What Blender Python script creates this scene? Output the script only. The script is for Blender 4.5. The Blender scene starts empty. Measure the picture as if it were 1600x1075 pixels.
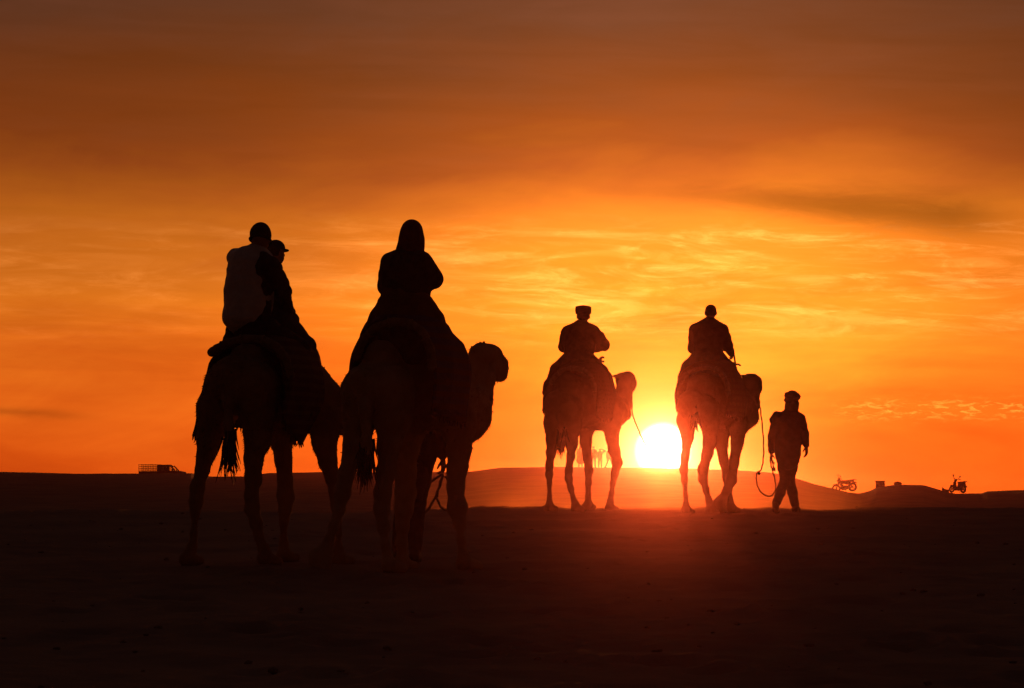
import bpy, bmesh, math, random
import numpy as np
from mathutils import Vector, Matrix

random.seed(7)
rng = np.random.default_rng(11)
SC = bpy.context.scene
COL = SC.collection

# ------------------------------------------------------------------ camera
F = 5690.0                      # focal length in photo pixels (1600 wide)
HOR = 771.0                     # photo row of eye level
EYE = 1.0
PITCH = math.atan((HOR - 537.5) / F)
cam_d = bpy.data.cameras.new('camera')
cam = bpy.data.objects.new('camera', cam_d)
COL.objects.link(cam)
cam.location = (0, 0, EYE)
cam.rotation_euler = (math.pi / 2 + PITCH, 0, 0)
cam_d.sensor_width = 36.0
cam_d.lens = 36.0 * F / 1600.0
cam_d.clip_start = 0.1
cam_d.clip_end = 8000
SC.camera = cam


def P(px, py, d):
    """world point seen at photo pixel (px,py) at horizontal distance d."""
    xc, yc = (px - 800.0) / F, (537.5 - py) / F
    ca, sa = math.cos(PITCH), math.sin(PITCH)
    v = Vector((xc, ca - yc * sa, sa + yc * ca))
    s = d / v.y
    return Vector((v.x * s, d, EYE + v.z * s))


# ------------------------------------------------------------------ sky and sun
SUN_DIR = (P(1036, 704, 1000.0) - Vector((0, 0, EYE))).normalized()
SUN_EL = math.asin(SUN_DIR.z)
SUN_AZ = math.atan2(SUN_DIR.x, SUN_DIR.y)

world = bpy.data.worlds.new("World")
SC.world = world
world.use_nodes = True
NT = world.node_tree
for n in list(NT.nodes):
    NT.nodes.remove(n)


class N:
    """tiny node expression builder"""
    def __init__(s, sock): s.s = sock
    def _m(a, op, b=None, c=None): return mth(op, a, b, c)
    def __add__(a, b): return mth('ADD', a, b)
    __radd__ = __add__
    def __sub__(a, b): return mth('SUBTRACT', a, b)
    def __rsub__(a, b): return mth('SUBTRACT', b, a)
    def __mul__(a, b): return mth('MULTIPLY', a, b)
    __rmul__ = __mul__
    def __truediv__(a, b): return mth('DIVIDE', a, b)
    def __rtruediv__(a, b): return mth('DIVIDE', b, a)


CUR = [NT]


def put(sock, v):
    if isinstance(v, N):
        CUR[0].links.new(v.s, sock)
    elif v is not None:
        sock.default_value = v


def mth(op, a, b=None, c=None, clamp=False):
    n = CUR[0].nodes.new('ShaderNodeMath')
    n.operation = op
    n.use_clamp = clamp
    put(n.inputs[0], a)
    if b is not None: put(n.inputs[1], b)
    if c is not None: put(n.inputs[2], c)
    return N(n.outputs[0])


def sstep(x, a, b):
    n = CUR[0].nodes.new('ShaderNodeMapRange')
    n.interpolation_type = 'SMOOTHSTEP'
    put(n.inputs['Value'], x)
    n.inputs['From Min'].default_value = a
    n.inputs['From Max'].default_value = b
    return N(n.outputs[0])


def expo(x): return mth('EXPONENT', x)
def gauss(x, c, w):
    t = (x - c) / w
    return expo(mth('MULTIPLY', t * t, -1.0))


def comb(x, y, z):
    n = CUR[0].nodes.new('ShaderNodeCombineXYZ')
    for i, v in enumerate((x, y, z)): put(n.inputs[i], v)
    return N(n.outputs[0])


def noise(vec, scale=1.0, detail=4.0, rough=0.55, dist=0.0):
    n = CUR[0].nodes.new('ShaderNodeTexNoise')
    put(n.inputs['Vector'], vec)
    n.inputs['Scale'].default_value = scale
    n.inputs['Detail'].default_value = detail
    n.inputs['Roughness'].default_value = rough
    n.inputs['Distortion'].default_value = dist
    return N(n.outputs['Fac'])


def vscale(col, f):
    n = CUR[0].nodes.new('ShaderNodeVectorMath')
    n.operation = 'SCALE'
    put(n.inputs[0], col)
    put(n.inputs['Scale'], f)
    return N(n.outputs[0])


def vadd(a, b):
    n = CUR[0].nodes.new('ShaderNodeVectorMath')
    n.operation = 'ADD'
    put(n.inputs[0], a); put(n.inputs[1], b)
    return N(n.outputs[0])


def vmul(a, b):
    n = CUR[0].nodes.new('ShaderNodeVectorMath')
    n.operation = 'MULTIPLY'
    put(n.inputs[0], a); put(n.inputs[1], b)
    return N(n.outputs[0])


def vmix(f, a, b):
    n = CUR[0].nodes.new('ShaderNodeMix')
    n.data_type = 'RGBA'
    put(n.inputs[0], f)
    for sk, v in ((n.inputs[6], a), (n.inputs[7], b)):
        if isinstance(v, N): CUR[0].links.new(v.s, sk)
        else: sk.default_value = (*v, 1)
    return N(n.outputs[2])


def lin(r, g, b):
    f = lambda c: (c / 255 / 12.92) if c <= 10 else ((c / 255 + 0.055) / 1.055) ** 2.4
    return (f(r), f(g), f(b))


def ramp(fac, stops):
    n = CUR[0].nodes.new('ShaderNodeValToRGB')
    put(n.inputs[0], fac)
    cr = n.color_ramp
    while len(cr.elements) < len(stops): cr.elements.new(0.5)
    for e, (p, c) in zip(cr.elements, stops):
        e.position = p
        e.color = (*c, 1)
    return N(n.outputs[0])


def build_sky():
    tc = NT.nodes.new('ShaderNodeTexCoord')
    sep = NT.nodes.new('ShaderNodeSeparateXYZ')
    NT.links.new(tc.outputs['Generated'], sep.inputs[0])
    x, y, z = (N(sep.outputs[i]) for i in range(3))
    dirv = N(tc.outputs['Generated'])
    az = mth('ARCTAN2', x, y)
    el = mth('ARCSINE', z)
    u = az * F + 800.0                       # photo-scale angular units, 5690 to the radian
    e = el * F
    # distance to the sun in the same units
    dn = NT.nodes.new('ShaderNodeVectorMath'); dn.operation = 'DISTANCE'
    NT.links.new(tc.outputs['Generated'], dn.inputs[0])
    dn.inputs[1].default_value = SUN_DIR
    r = N(dn.outputs['Value']) * F
    # cloud fields on the direction vector, flattened towards the horizon
    tilt = z + x * 0.035
    n_big = noise(comb(x * 7.0, y * 7.0, tilt * 30.0), 1.0, 5, 0.5, 0.3)
    n_mot = noise(comb(x * 15.0, y * 15.0, (z - x * 0.10) * 46.0), 1.0, 6, 0.58, 0.6)
    n_band = noise(comb(x * 16.0, y * 16.0, tilt * 170.0), 1.0, 5, 0.55, 0.5)
    n_wisp = noise(comb(x * 46.0, y * 46.0, (z + x * 0.015) * 250.0), 1.0, 8, 0.68, 0.9)
    n_fine = noise(comb(x * 260.0, y * 260.0, z * 900.0), 1.0, 6, 0.65, 0.6)
    e2 = e + (n_big - 0.5) * 330.0 + (n_mot - 0.5) * 170.0 + (n_band - 0.5) * 60.0
    base = ramp(mth('DIVIDE', e2, 1000.0, clamp=True), [
        (0.0, lin(196, 66, 10)), (0.07, lin(206, 76, 13)), (0.17, lin(217, 93, 20)),
        (0.25, lin(214, 104, 24)), (0.32, lin(206, 106, 25)), (0.40, lin(186, 96, 25)),
        (0.475, lin(154, 74, 21)), (0.545, lin(124, 54, 18)), (0.62, lin(106, 48, 20)),
        (0.76, lin(86, 45, 29)), (1.0, lin(72, 40, 33))])
    # the sky keeps dimming above the frame and away from the sun
    base = vmix(sstep(e, 800.0, 3600.0), base, (0.030, 0.016, 0.016))
    du = (u - 1060.0) / 470.0
    w = 1.0 - 0.58 * sstep(e, 380.0, 760.0)
    m = 1.0 + 1.82 * expo(mth('MULTIPLY', du * du, -1.0)) * w
    far = 1.0 - 0.80 * sstep(mth('ABSOLUTE', az), 0.22, 1.7)
    # cloud modulation
    soft = 0.46 + 0.50 * n_big + 0.58 * n_mot
    streak_t = (n_band - 0.5) * 0.55 * sstep(e, 60.0, 260.0)
    wz = sstep(e, 215.0, 285.0) * (1.0 - sstep(e, 385.0, 450.0))
    n_w2 = noise(comb(x * 17.0, y * 17.0, (z + x * 0.02) * 125.0), 1.0, 8, 0.64, 1.2)
    wm = 0.42 + 0.58 * sstep(u, 350.0, 950.0)
    wisp = (sstep(n_wisp, 0.46, 0.72) * (0.30 + 0.70 * sstep(n_w2, 0.40, 0.58)) * 0.75 + sstep(n_w2, 0.45, 0.68) * 0.55) * wz * wm
    # one long darker streak right of the middle
    line = e - (461.0 - (u - 1150.0) * 0.092) + (n_wisp - 0.5) * 34.0
    wid = 13.0 + 20.0 * sstep(u, 1000.0, 1430.0)
    lt = line / wid
    dark = expo(mth('MULTIPLY', lt * lt, -1.0)) * sstep(u, 930.0, 1330.0) * (1.0 - sstep(u, 1470.0, 1630.0))
    # low grey streak at the far left
    lt2 = (e - 127.0 - (u - 0.0) * -0.05) / 7.0 + (n_wisp - 0.5) * 1.5
    dark2 = expo(mth('MULTIPLY', lt2 * lt2, -1.0)) * (1.0 - sstep(u, 40.0, 190.0)) * sstep(u, -500.0, -100.0)
    k = soft * (1.0 + streak_t + 0.42 * wisp) * (1.0 - 0.56 * dark) * (1.0 - 0.16 * gauss(u, 1520.0, 120.0) * gauss(e + (n_w2 - 0.5) * 60.0, 332.0, 18.0)) * (1.0 - 0.30 * dark2)
    col = vscale(base, m * far * k)
    # sunlit wisps turn a little yellower
    col = vadd(col, vscale((0.10, 0.080, 0.030), wisp * m * far * 0.9))
    fleck = sstep(n_fine, 0.48, 0.68) * gauss(e, 131.0, 14.0) * sstep(u, 1280.0, 1350.0) * (1.0 - sstep(u, 1600.0, 1750.0))
    col = vadd(col, vscale((0.40, 0.26, 0.04), fleck))
    # aureole and disc
    a1 = expo(r / -330.0)
    a2 = expo(r / -52.0)
    a3 = expo(r / -22.0)
    core = 1.0 - sstep(r, 22.0, 47.0)
    glow = vadd(vscale((0.20, 0.075, 0.002), a1), vscale((0.9, 0.52, 0.10), a2))
    glow = vadd(glow, vscale((3.2, 2.7, 1.3), a3))
    glow = vadd(glow, vscale((5.0, 5.0, 4.2), core))
    col = vadd(col, glow)
    # the dusty layer near the ground takes light from the lowest sky
    col = vscale(col, expo(27.0 / mth('MAXIMUM', e, 19.0)))
    sky = NT.nodes.new('ShaderNodeTexSky')
    sky.sky_type = 'NISHITA'
    sky.sun_disc = False
    sky.sun_elevation = SUN_EL
    sky.sun_rotation = SUN_AZ
    sky.altitude = 300
    sky.air_density = 1.5
    sky.dust_density = 5.0
    b1 = NT.nodes.new('ShaderNodeBackground')
    NT.links.new(sky.outputs[0], b1.inputs['Color'])
    b1.inputs['Strength'].default_value = 0.006
    b2 = NT.nodes.new('ShaderNodeBackground')
    NT.links.new(col.s, b2.inputs['Color'])
    b2.inputs['Strength'].default_value = 1.0
    add = NT.nodes.new('ShaderNodeAddShader')
    NT.links.new(b1.outputs[0], add.inputs[0])
    NT.links.new(b2.outputs[0], add.inputs[1])
    out = NT.nodes.new('ShaderNodeOutputWorld')
    NT.links.new(add.outputs[0], out.inputs['Surface'])


build_sky()
try:
    world.cycles.sampling_method = 'MANUAL'
    world.cycles.sample_map_resolution = 2048
except Exception:
    pass

sun_d = bpy.data.lights.new('sun', 'SUN')
sun_d.energy = 3.0
sun_d.angle = math.radians(0.5)
sun_d.color = (1.0, 0.25, 0.055)
sun = bpy.data.objects.new('sun', sun_d)
COL.objects.link(sun)
sun.rotation_euler = (-SUN_DIR).to_track_quat('-Z', 'Y').to_euler()
sun.location = SUN_DIR * 200

SC.view_settings.view_transform = 'Standard'
SC.view_settings.look = 'None'
SC.view_settings.exposure = 0.0
SC.view_settings.gamma = 1.0
SC.view_settings.use_curve_mapping = False
SC.render.engine = 'CYCLES'
SC.cycles.use_denoising = True
SC.cycles.denoiser = 'OPENIMAGEDENOISE'
SC.cycles.denoising_input_passes = 'RGB_ALBEDO_NORMAL'
SC.cycles.max_bounces = 5
SC.cycles.diffuse_bounces = 2
SC.cycles.volume_bounces = 0
SC.cycles.use_adaptive_sampling = False
SC.cycles.sample_clamp_indirect = 4.0

# ------------------------------------------------------------------ object helpers


def tag(o, label=None, cat=None, group=None, kind=None):
    if label: o['label'] = label
    if cat: o['category'] = cat
    if group: o['group'] = group
    if kind: o['kind'] = kind
    return o


def thing(name, loc, label, cat, group=None):
    o = bpy.data.objects.new(name, None)
    o.empty_display_size = 0.2
    COL.objects.link(o)
    o.location = loc
    return tag(o, label, cat, group)


def root_loc(o):
    while o.parent: o = o.parent
    return o.location.copy()


def obj(name, verts, faces, m, parent=None, smooth=True, origin=None):
    """verts are world coordinates; a child is stored relative to its top-level thing"""
    v = np.asarray([tuple(p) for p in verts] if not isinstance(verts, np.ndarray) else verts, dtype=float)
    if parent is not None:
        off = np.array(root_loc(parent))
    else:
        off = np.array(origin if origin is not None else (0, 0, 0), dtype=float)
    v = v - off
    me = bpy.data.meshes.new(name)
    me.from_pydata(v.tolist(), [], faces.tolist() if isinstance(faces, np.ndarray) else faces)
    me.update()
    if smooth:
        me.polygons.foreach_set('use_smooth', [True] * len(me.polygons))
    me.materials.append(m)
    o = bpy.data.objects.new(name, me)
    COL.objects.link(o)
    if parent is not None: o.parent = parent
    else: o.location = off
    return o


def catmull(pts, n):
    pts = [np.asarray(p, dtype=float) for p in pts]
    q = [2 * pts[0] - pts[1]] + pts + [2 * pts[-1] - pts[-2]]
    out = []
    for i in range(1, len(q) - 2):
        for j in range(n):
            t = j / n
            a, b, c, d = q[i - 1], q[i], q[i + 1], q[i + 2]
            out.append(0.5 * ((2 * b) + (-a + c) * t + (2 * a - 5 * b + 4 * c - d) * t * t + (-a + 3 * b - 3 * c + d) * t ** 3))
    out.append(pts[-1])
    return np.array(out)


def tube(pts, rad, seg=7, closed_ends=True):
    pts = np.asarray(pts, dtype=float)
    n = len(pts)
    rad = np.broadcast_to(np.asarray(rad, dtype=float), (n,)) if np.ndim(rad) < 2 else rad
    V, Fc = [], []
    up = np.array([0.13, 0.07, 1.0])
    for i in range(n):
        t = pts[min(i + 1, n - 1)] - pts[max(i - 1, 0)]
        t = t / (np.linalg.norm(t) + 1e-12)
        a = np.cross(t, up)
        if np.linalg.norm(a) < 1e-3: a = np.cross(t, np.array([1.0, 0.2, 0]))
        a /= np.linalg.norm(a)
        b = np.cross(a, t)
        for k in range(seg):
            th = 2 * math.pi * k / seg
            V.append(pts[i] + rad[i] * (math.cos(th) * a + math.sin(th) * b))
    for i in range(n - 1):
        for k in range(seg):
            k2 = (k + 1) % seg
            Fc.append([i * seg + k, i * seg + k2, (i + 1) * seg + k2, (i + 1) * seg + k])
    if closed_ends:
        Fc.append(list(range(seg)))
        Fc.append([(n - 1) * seg + k for k in range(seg)][::-1])
    return V, Fc


def merge(*vf):
    V, Fc = [], []
    for v, f in vf:
        o = len(V)
        V += [tuple(p) for p in v]
        Fc += [[i + o for i in q] for q in f]
    return V, Fc


def box(c, s, rot=None, taper=0.0):
    """box with small chamfered look: 8 verts plus rotation"""
    V = []
    for z in (-1, 1):
        k = 1 - taper if z > 0 else 1
        for x, y in ((-1, -1), (1, -1), (1, 1), (-1, 1)):
            p = Vector((x * s[0] / 2 * k, y * s[1] / 2 * k, z * s[2] / 2))
            if rot is not None: p = rot @ p
            V.append(tuple(Vector(c) + p))
    return V, [[0, 3, 2, 1], [4, 5, 6, 7], [0, 1, 5, 4], [1, 2, 6, 5], [2, 3, 7, 6], [3, 0, 4, 7]]


# --------- soft bodies from a signed distance field (smooth union, surface nets)


class Blob:
    def __init__(s): s.pr = []; s.cuts = []

    def cap(s, a, ra, b, rb):
        s.pr.append(('c', np.array(a, float), float(ra), np.array(b, float), float(rb)))
        return s

    def ball(s, a, r): return s.cap(a, r, a, r)

    def ell(s, c, rad, M=None):
        M = np.eye(3) if M is None else np.array(M, float)     # rows: local axes
        s.pr.append(('e', np.array(c, float), np.array(rad, float), M))
        return s

    def chain(s, pts):
        for (a, ra), (b, rb) in zip(pts, pts[1:]): s.cap(a, ra, b, rb)
        return s

    def cut(s, p, n):
        """remove what lies on the +n side of the plane"""
        s.cuts.append((np.array(p, float), np.array(n, float) / np.linalg.norm(n)))
        return s

    def mesh(s, vox, k=0.03, amp=0.0, freq=20.0, seed=0.0, amp2=0.0, freq2=60.0):
        lo = np.full(3, 1e9); hi = -lo
        bb = []
        for p in s.pr:
            if p[0] == 'c':
                l = np.minimum(p[1] - p[2], p[3] - p[4]); h = np.maximum(p[1] + p[2], p[3] + p[4])
            else:
                R = p[2].max(); l = p[1] - R; h = p[1] + R
            bb.append((l, h)); lo = np.minimum(lo, l); hi = np.maximum(hi, h)
        mar = k + 4 * vox + amp + amp2
        lo -= mar; hi += mar
        n = np.ceil((hi - lo) / vox).astype(int) + 1
        ax = [lo[i] + vox * np.arange(n[i]) for i in range(3)]
        f = np.full(n, 0.5, dtype=np.float32)
        for p, (l, h) in zip(s.pr, bb):
            i0 = np.maximum(((l - mar - lo) / vox).astype(int), 0)
            i1 = np.minimum(((h + mar - lo) / vox).astype(int) + 2, n)
            X, Y, Z = np.meshgrid(*(ax[i][i0[i]:i1[i]] for i in range(3)), indexing='ij')
            q = np.stack([X, Y, Z], -1)
            if p[0] == 'c':
                a, ra, b, rb = p[1:]
                d = b - a; L2 = d @ d
                if L2 < 1e-12: dist = np.linalg.norm(q - a, axis=-1) - ra
                else:
                    t = np.clip(((q - a) @ d) / L2, 0, 1)
                    dist = np.linalg.norm(q - a - t[..., None] * d, axis=-1) - (ra + (rb - ra) * t)
            else:
                c, R, M = p[1:]
                w = (q - c) @ M.T
                k0 = np.linalg.norm(w / R, axis=-1); k1 = np.linalg.norm(w / (R * R), axis=-1) + 1e-9
                dist = k0 * (k0 - 1.0) / k1
            sl = tuple(slice(i0[i], i1[i]) for i in range(3))
            g = f[sl]
            hh = np.clip(0.5 + 0.5 * (g - dist) / k, 0, 1)
            f[sl] = (g * (1 - hh) + dist * hh - k * hh * (1 - hh)).astype(np.float32)
        if amp or amp2 or s.cuts:
            X, Y, Z = np.meshgrid(*ax, indexing='ij')
            def nz(fr, sd):
                return (np.sin(fr * X + 1.7 * np.sin(fr * 0.63 * Y + sd) + sd) +
                        np.sin(fr * 1.13 * Y + 1.9 * np.sin(fr * 0.71 * Z + 2 * sd) + 1.3) +
                        np.sin(fr * 0.91 * Z + 1.6 * np.sin(fr * 0.57 * X + 3 * sd) + 2.1)) / 3
            if amp: f += (amp * nz(freq, seed)).astype(np.float32)
            if amp2: f += (amp2 * nz(freq2, seed + 5)).astype(np.float32)
            for p, nn in s.cuts:
                f = np.maximum(f, ((X - p[0]) * nn[0] + (Y - p[1]) * nn[1] + (Z - p[2]) * nn[2]).astype(np.float32))
        return nets(f, lo, vox)


def nets(f, lo, vox):
    S = f < 0
    c = [S[i:S.shape[0] - 1 + i, j:S.shape[1] - 1 + j, k:S.shape[2] - 1 + k] for i in (0, 1) for j in (0, 1) for k in (0, 1)]
    cnt = sum(x.astype(np.int8) for x in c)
    act = (cnt > 0) & (cnt < 8)
    idx = np.full(act.shape, -1, dtype=np.int64)
    I = np.argwhere(act)
    idx[act] = np.arange(len(I))
    acc = np.zeros((len(I), 3)); num = np.zeros(len(I))
    offs = [(i, j, k) for i in (0, 1) for j in (0, 1) for k in (0, 1)]
    for a in offs:
        for axis in range(3):
            if a[axis]: continue
            b = list(a); b[axis] = 1
            fa = f[I[:, 0] + a[0], I[:, 1] + a[1], I[:, 2] + a[2]]
            fb = f[I[:, 0] + b[0], I[:, 1] + b[1], I[:, 2] + b[2]]
            m = (fa < 0) != (fb < 0)
            t = np.where(m, fa / np.where(m, fa - fb, 1), 0)
            pt = np.tile(np.array(a, float), (len(I), 1)); pt[:, axis] = t
            acc[m] += pt[m]; num[m] += 1
    V = lo + vox * (I + acc / num[:, None])
    quads = []
    for axis in range(3):
        o1, o2 = [(1, 2), (2, 0), (0, 1)][axis]
        a = np.take(S, range(0, S.shape[axis] - 1), axis); b = np.take(S, range(1, S.shape[axis]), axis)
        E = np.argwhere(a != b)
        E = E[(E[:, o1] > 0) & (E[:, o2] > 0) & (E[:, o1] < act.shape[o1]) & (E[:, o2] < act.shape[o2])]
        s0 = S[E[:, 0], E[:, 1], E[:, 2]]
        def cell(d1, d2):
            q = E.copy(); q[:, o1] += d1; q[:, o2] += d2
            return idx[q[:, 0], q[:, 1], q[:, 2]]
        q = np.stack([cell(-1, -1), cell(0, -1), cell(0, 0), cell(-1, 0)], 1)
        q[~s0] = q[~s0][:, ::-1]
        quads.append(q)
    return V, np.concatenate(quads)


# ------------------------------------------------------------------ materials
MATS = {}


def mat(name, c1, c2=None, scale=8.0, rough=0.85, bump=0.0, bscale=60.0, metal=0.0, stripes=None, sheen=0.0, stretch=None):
    if name in MATS: return MATS[name]
    m = bpy.data.materials.new(name)
    m.use_nodes = True
    nt = m.node_tree
    CUR[0] = nt
    bs = nt.nodes['Principled BSDF']
    bs.inputs['Roughness'].default_value = rough
    bs.inputs['Metallic'].default_value = metal
    bs.inputs['Specular IOR Level'].default_value = 0.25
    if sheen: bs.inputs['Sheen Weight'].default_value = sheen
    tc = nt.nodes.new('ShaderNodeTexCoord')
    vec = N(tc.outputs['Object'])
    if stretch:
        mp = nt.nodes.new('ShaderNodeMapping')
        mp.inputs['Scale'].default_value = stretch
        nt.links.new(vec.s, mp.inputs[0]); vec = N(mp.outputs[0])
    c2 = c2 or tuple(x * 0.7 for x in c1)
    nf = noise(vec, scale, 6, 0.6)
    col = vmix(sstep(nf, 0.35, 0.65), c1, c2)
    if stripes:
        w = nt.nodes.new('ShaderNodeTexWave')
        w.wave_type = 'BANDS'; w.bands_direction = 'Z'
        w.inputs['Scale'].default_value = stripes[0]
        w.inputs['Distortion'].default_value = 0.4
        nt.links.new(vec.s, w.inputs['Vector'])
        col = vmix(sstep(N(w.outputs['Fac']), 0.55, 0.68), col, stripes[1])
    nt.links.new(col.s, bs.inputs['Base Color'])
    if bump:
        b = nt.nodes.new('ShaderNodeBump')
        b.inputs['Strength'].default_value = bump
        b.inputs['Distance'].default_value = 0.02
        nb = noise(vec, bscale, 5, 0.65)
        nt.links.new(nb.s, b.inputs['Height'])
        nt.links.new(b.outputs[0], bs.inputs['Normal'])
    MATS[name] = m
    return m


M_SAND = mat('sand_ground', (0.25, 0.15, 0.095), (0.18, 0.105, 0.07), scale=0.35, rough=0.95, bump=0.9, bscale=6.0)
M_FUR = [mat('camel_fur_tan', (0.33, 0.215, 0.125), (0.24, 0.15, 0.085), 5, 0.95, 0.25, 55),
         mat('camel_fur_pale', (0.40, 0.29, 0.19), (0.31, 0.21, 0.13), 5, 0.95, 0.25, 55),
         mat('camel_fur_brown', (0.26, 0.155, 0.085), (0.18, 0.105, 0.06), 5, 0.95, 0.25, 55),
         mat('camel_fur_sand', (0.36, 0.235, 0.13), (0.27, 0.165, 0.09), 5, 0.95, 0.25, 55)]
M_HAIR = mat('dark_hair', (0.05, 0.03, 0.02), (0.03, 0.02, 0.015), 30, 0.7)
M_SKIN = mat('skin', (0.34, 0.19, 0.125), (0.28, 0.15, 0.10), 12, 0.6)
M_VEST = mat('pale_quilted_cloth', (0.52, 0.50, 0.52), (0.44, 0.42, 0.44), 14, 0.6, 0.4, 30)
M_DARK = mat('dark_cloth', (0.055, 0.045, 0.05), (0.035, 0.03, 0.035), 14, 0.9, 0.5, 40)
M_BLUE = mat('navy_cloth', (0.05, 0.055, 0.10), (0.035, 0.04, 0.07), 14, 0.9, 0.5, 40)
M_JEAN = mat('denim_cloth', (0.085, 0.095, 0.14), (0.06, 0.068, 0.10), 14, 0.9, 0.5, 60)
M_RED = mat('wine_cloth', (0.16, 0.045, 0.045), (0.11, 0.03, 0.032), 14, 0.9, 0.5, 40)
M_BROWN = mat('brown_wool', (0.15, 0.085, 0.05), (0.10, 0.058, 0.036), 14, 0.92, 0.5, 40)
M_WOOL = [mat('striped_wool_red', (0.12, 0.045, 0.035), (0.09, 0.035, 0.03), 20, 0.95, 0.6, 70, stripes=(4.0, (0.14, 0.075, 0.045))),
          mat('striped_wool_blue', (0.09, 0.07, 0.12), (0.07, 0.055, 0.09), 20, 0.95, 0.6, 70, stripes=(3.3, (0.11, 0.06, 0.06))),
          mat('striped_wool_brown', (0.17, 0.10, 0.06), (0.12, 0.07, 0.045), 20, 0.95, 0.6, 70, stripes=(5.0, (0.15, 0.09, 0.058))),
          mat('striped_wool_ochre', (0.18, 0.10, 0.045), (0.14, 0.08, 0.04), 20, 0.95, 0.6, 70, stripes=(3.8, (0.15, 0.075, 0.04)))]
M_PAD = mat('stuffed_sackcloth', (0.24, 0.17, 0.11), (0.17, 0.12, 0.08), 25, 0.95, 0.6, 80)
M_ROPE = mat('hemp_rope', (0.30, 0.22, 0.13), (0.20, 0.14, 0.08), 90, 0.9, 0.5, 150)
M_STRAP = mat('woven_strap', (0.13, 0.06, 0.045), (0.09, 0.045, 0.035), 60, 0.85)
M_IRON = mat('worn_iron', (0.14, 0.13, 0.12), (0.18, 0.10, 0.06), 40, 0.5, 0.3, 80, metal=0.8)
M_SHOE = mat('shoe_leather', (0.06, 0.045, 0.035), (0.045, 0.032, 0.026), 20, 0.6)
M_SCARF = mat('cotton_scarf', (0.24, 0.17, 0.14), (0.18, 0.125, 0.10), 20, 0.9, 0.5, 60)
M_WHITECAP = mat('knit_cap', (0.15, 0.11, 0.09), (0.11, 0.085, 0.07), 40, 0.9, 0.5, 120)
M_ROCK = mat('desert_rock', (0.20, 0.135, 0.095), (0.14, 0.09, 0.065), 2.2, 0.95, 0.8, 9)
M_PAINT = mat('dusty_red_paint', (0.13, 0.05, 0.04), (0.10, 0.045, 0.035), 3, 0.45, 0.1, 10)
M_TYRE = mat('tyre_rubber', (0.03, 0.028, 0.026), (0.045, 0.04, 0.035), 20, 0.85)
M_BIKE = mat('motorcycle_paint', (0.20, 0.03, 0.025), (0.15, 0.025, 0.02), 10, 0.35)
M_BIKE2 = mat('moped_paint', (0.035, 0.05, 0.12), (0.03, 0.04, 0.09), 10, 0.35)
M_SEAT = mat('vinyl_seat', (0.03, 0.028, 0.027), (0.04, 0.036, 0.033), 20, 0.55)
M_CHROME = mat('dull_chrome', (0.42, 0.40, 0.38), (0.34, 0.32, 0.30), 20, 0.3, metal=1.0)
M_MUD = mat('mud_brick', (0.22, 0.14, 0.095), (0.16, 0.10, 0.07), 6, 0.95, 0.7, 14)


def glass_mat(name, c):
    m = bpy.data.materials.new(name); m.use_nodes = True
    b = m.node_tree.nodes['Principled BSDF']
    b.inputs['Base Color'].default_value = (*c, 1)
    b.inputs['Roughness'].default_value = 0.03
    b.inputs['Transmission Weight'].default_value = 1.0
    b.inputs['IOR'].default_value = 1.02
    return m


M_GLASS = glass_mat('car_window_glass', (0.75, 0.78, 0.78))
M_LAMP = mat('lamp_lens', (0.45, 0.42, 0.38), (0.4, 0.37, 0.33), 10, 0.15)

# ------------------------------------------------------------------ terrain
SKY_X = np.array([-900, -300, 0, 210, 300, 330, 385, 420, 560, 690, 735, 760, 782, 870, 1000, 1060, 1170, 1215, 1240, 1270, 1300, 1322, 1340, 1358, 1366, 1384, 1402, 1440, 1456, 1474, 1490, 1530, 1537, 1570, 1600, 1900, 2600.])
SKY_Y = np.array([744, 739, 738, 741, 740, 744.5, 744, 739, 738.5, 737.5, 737, 733.5, 731, 729.5, 731, 732, 735.5, 740, 747, 756, 763.5, 768.5, 770.5, 766.5, 762, 759.5, 757.5, 758.5, 763, 768.5, 771, 770, 766.8, 765.8, 766, 768, 766.])
D_X = np.array([-900, 0, 500, 760, 1180, 1300, 1600, 2600.])
D_Y = np.array([420, 400, 385, 335, 330, 274, 274, 300.])
VALLEY = -0.9


def vnoise(x, y, s=0.0):
    return (np.sin(x * 1.0 + 1.9 * np.sin(y * 0.73 + s)) + np.sin(y * 1.17 + 1.6 * np.sin(x * 0.61 + 2 * s + 1.0)) + np.sin((x + y) * 0.71 + 1.4 * np.sin((x - y) * 0.53 + s))) / 3.0


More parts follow.
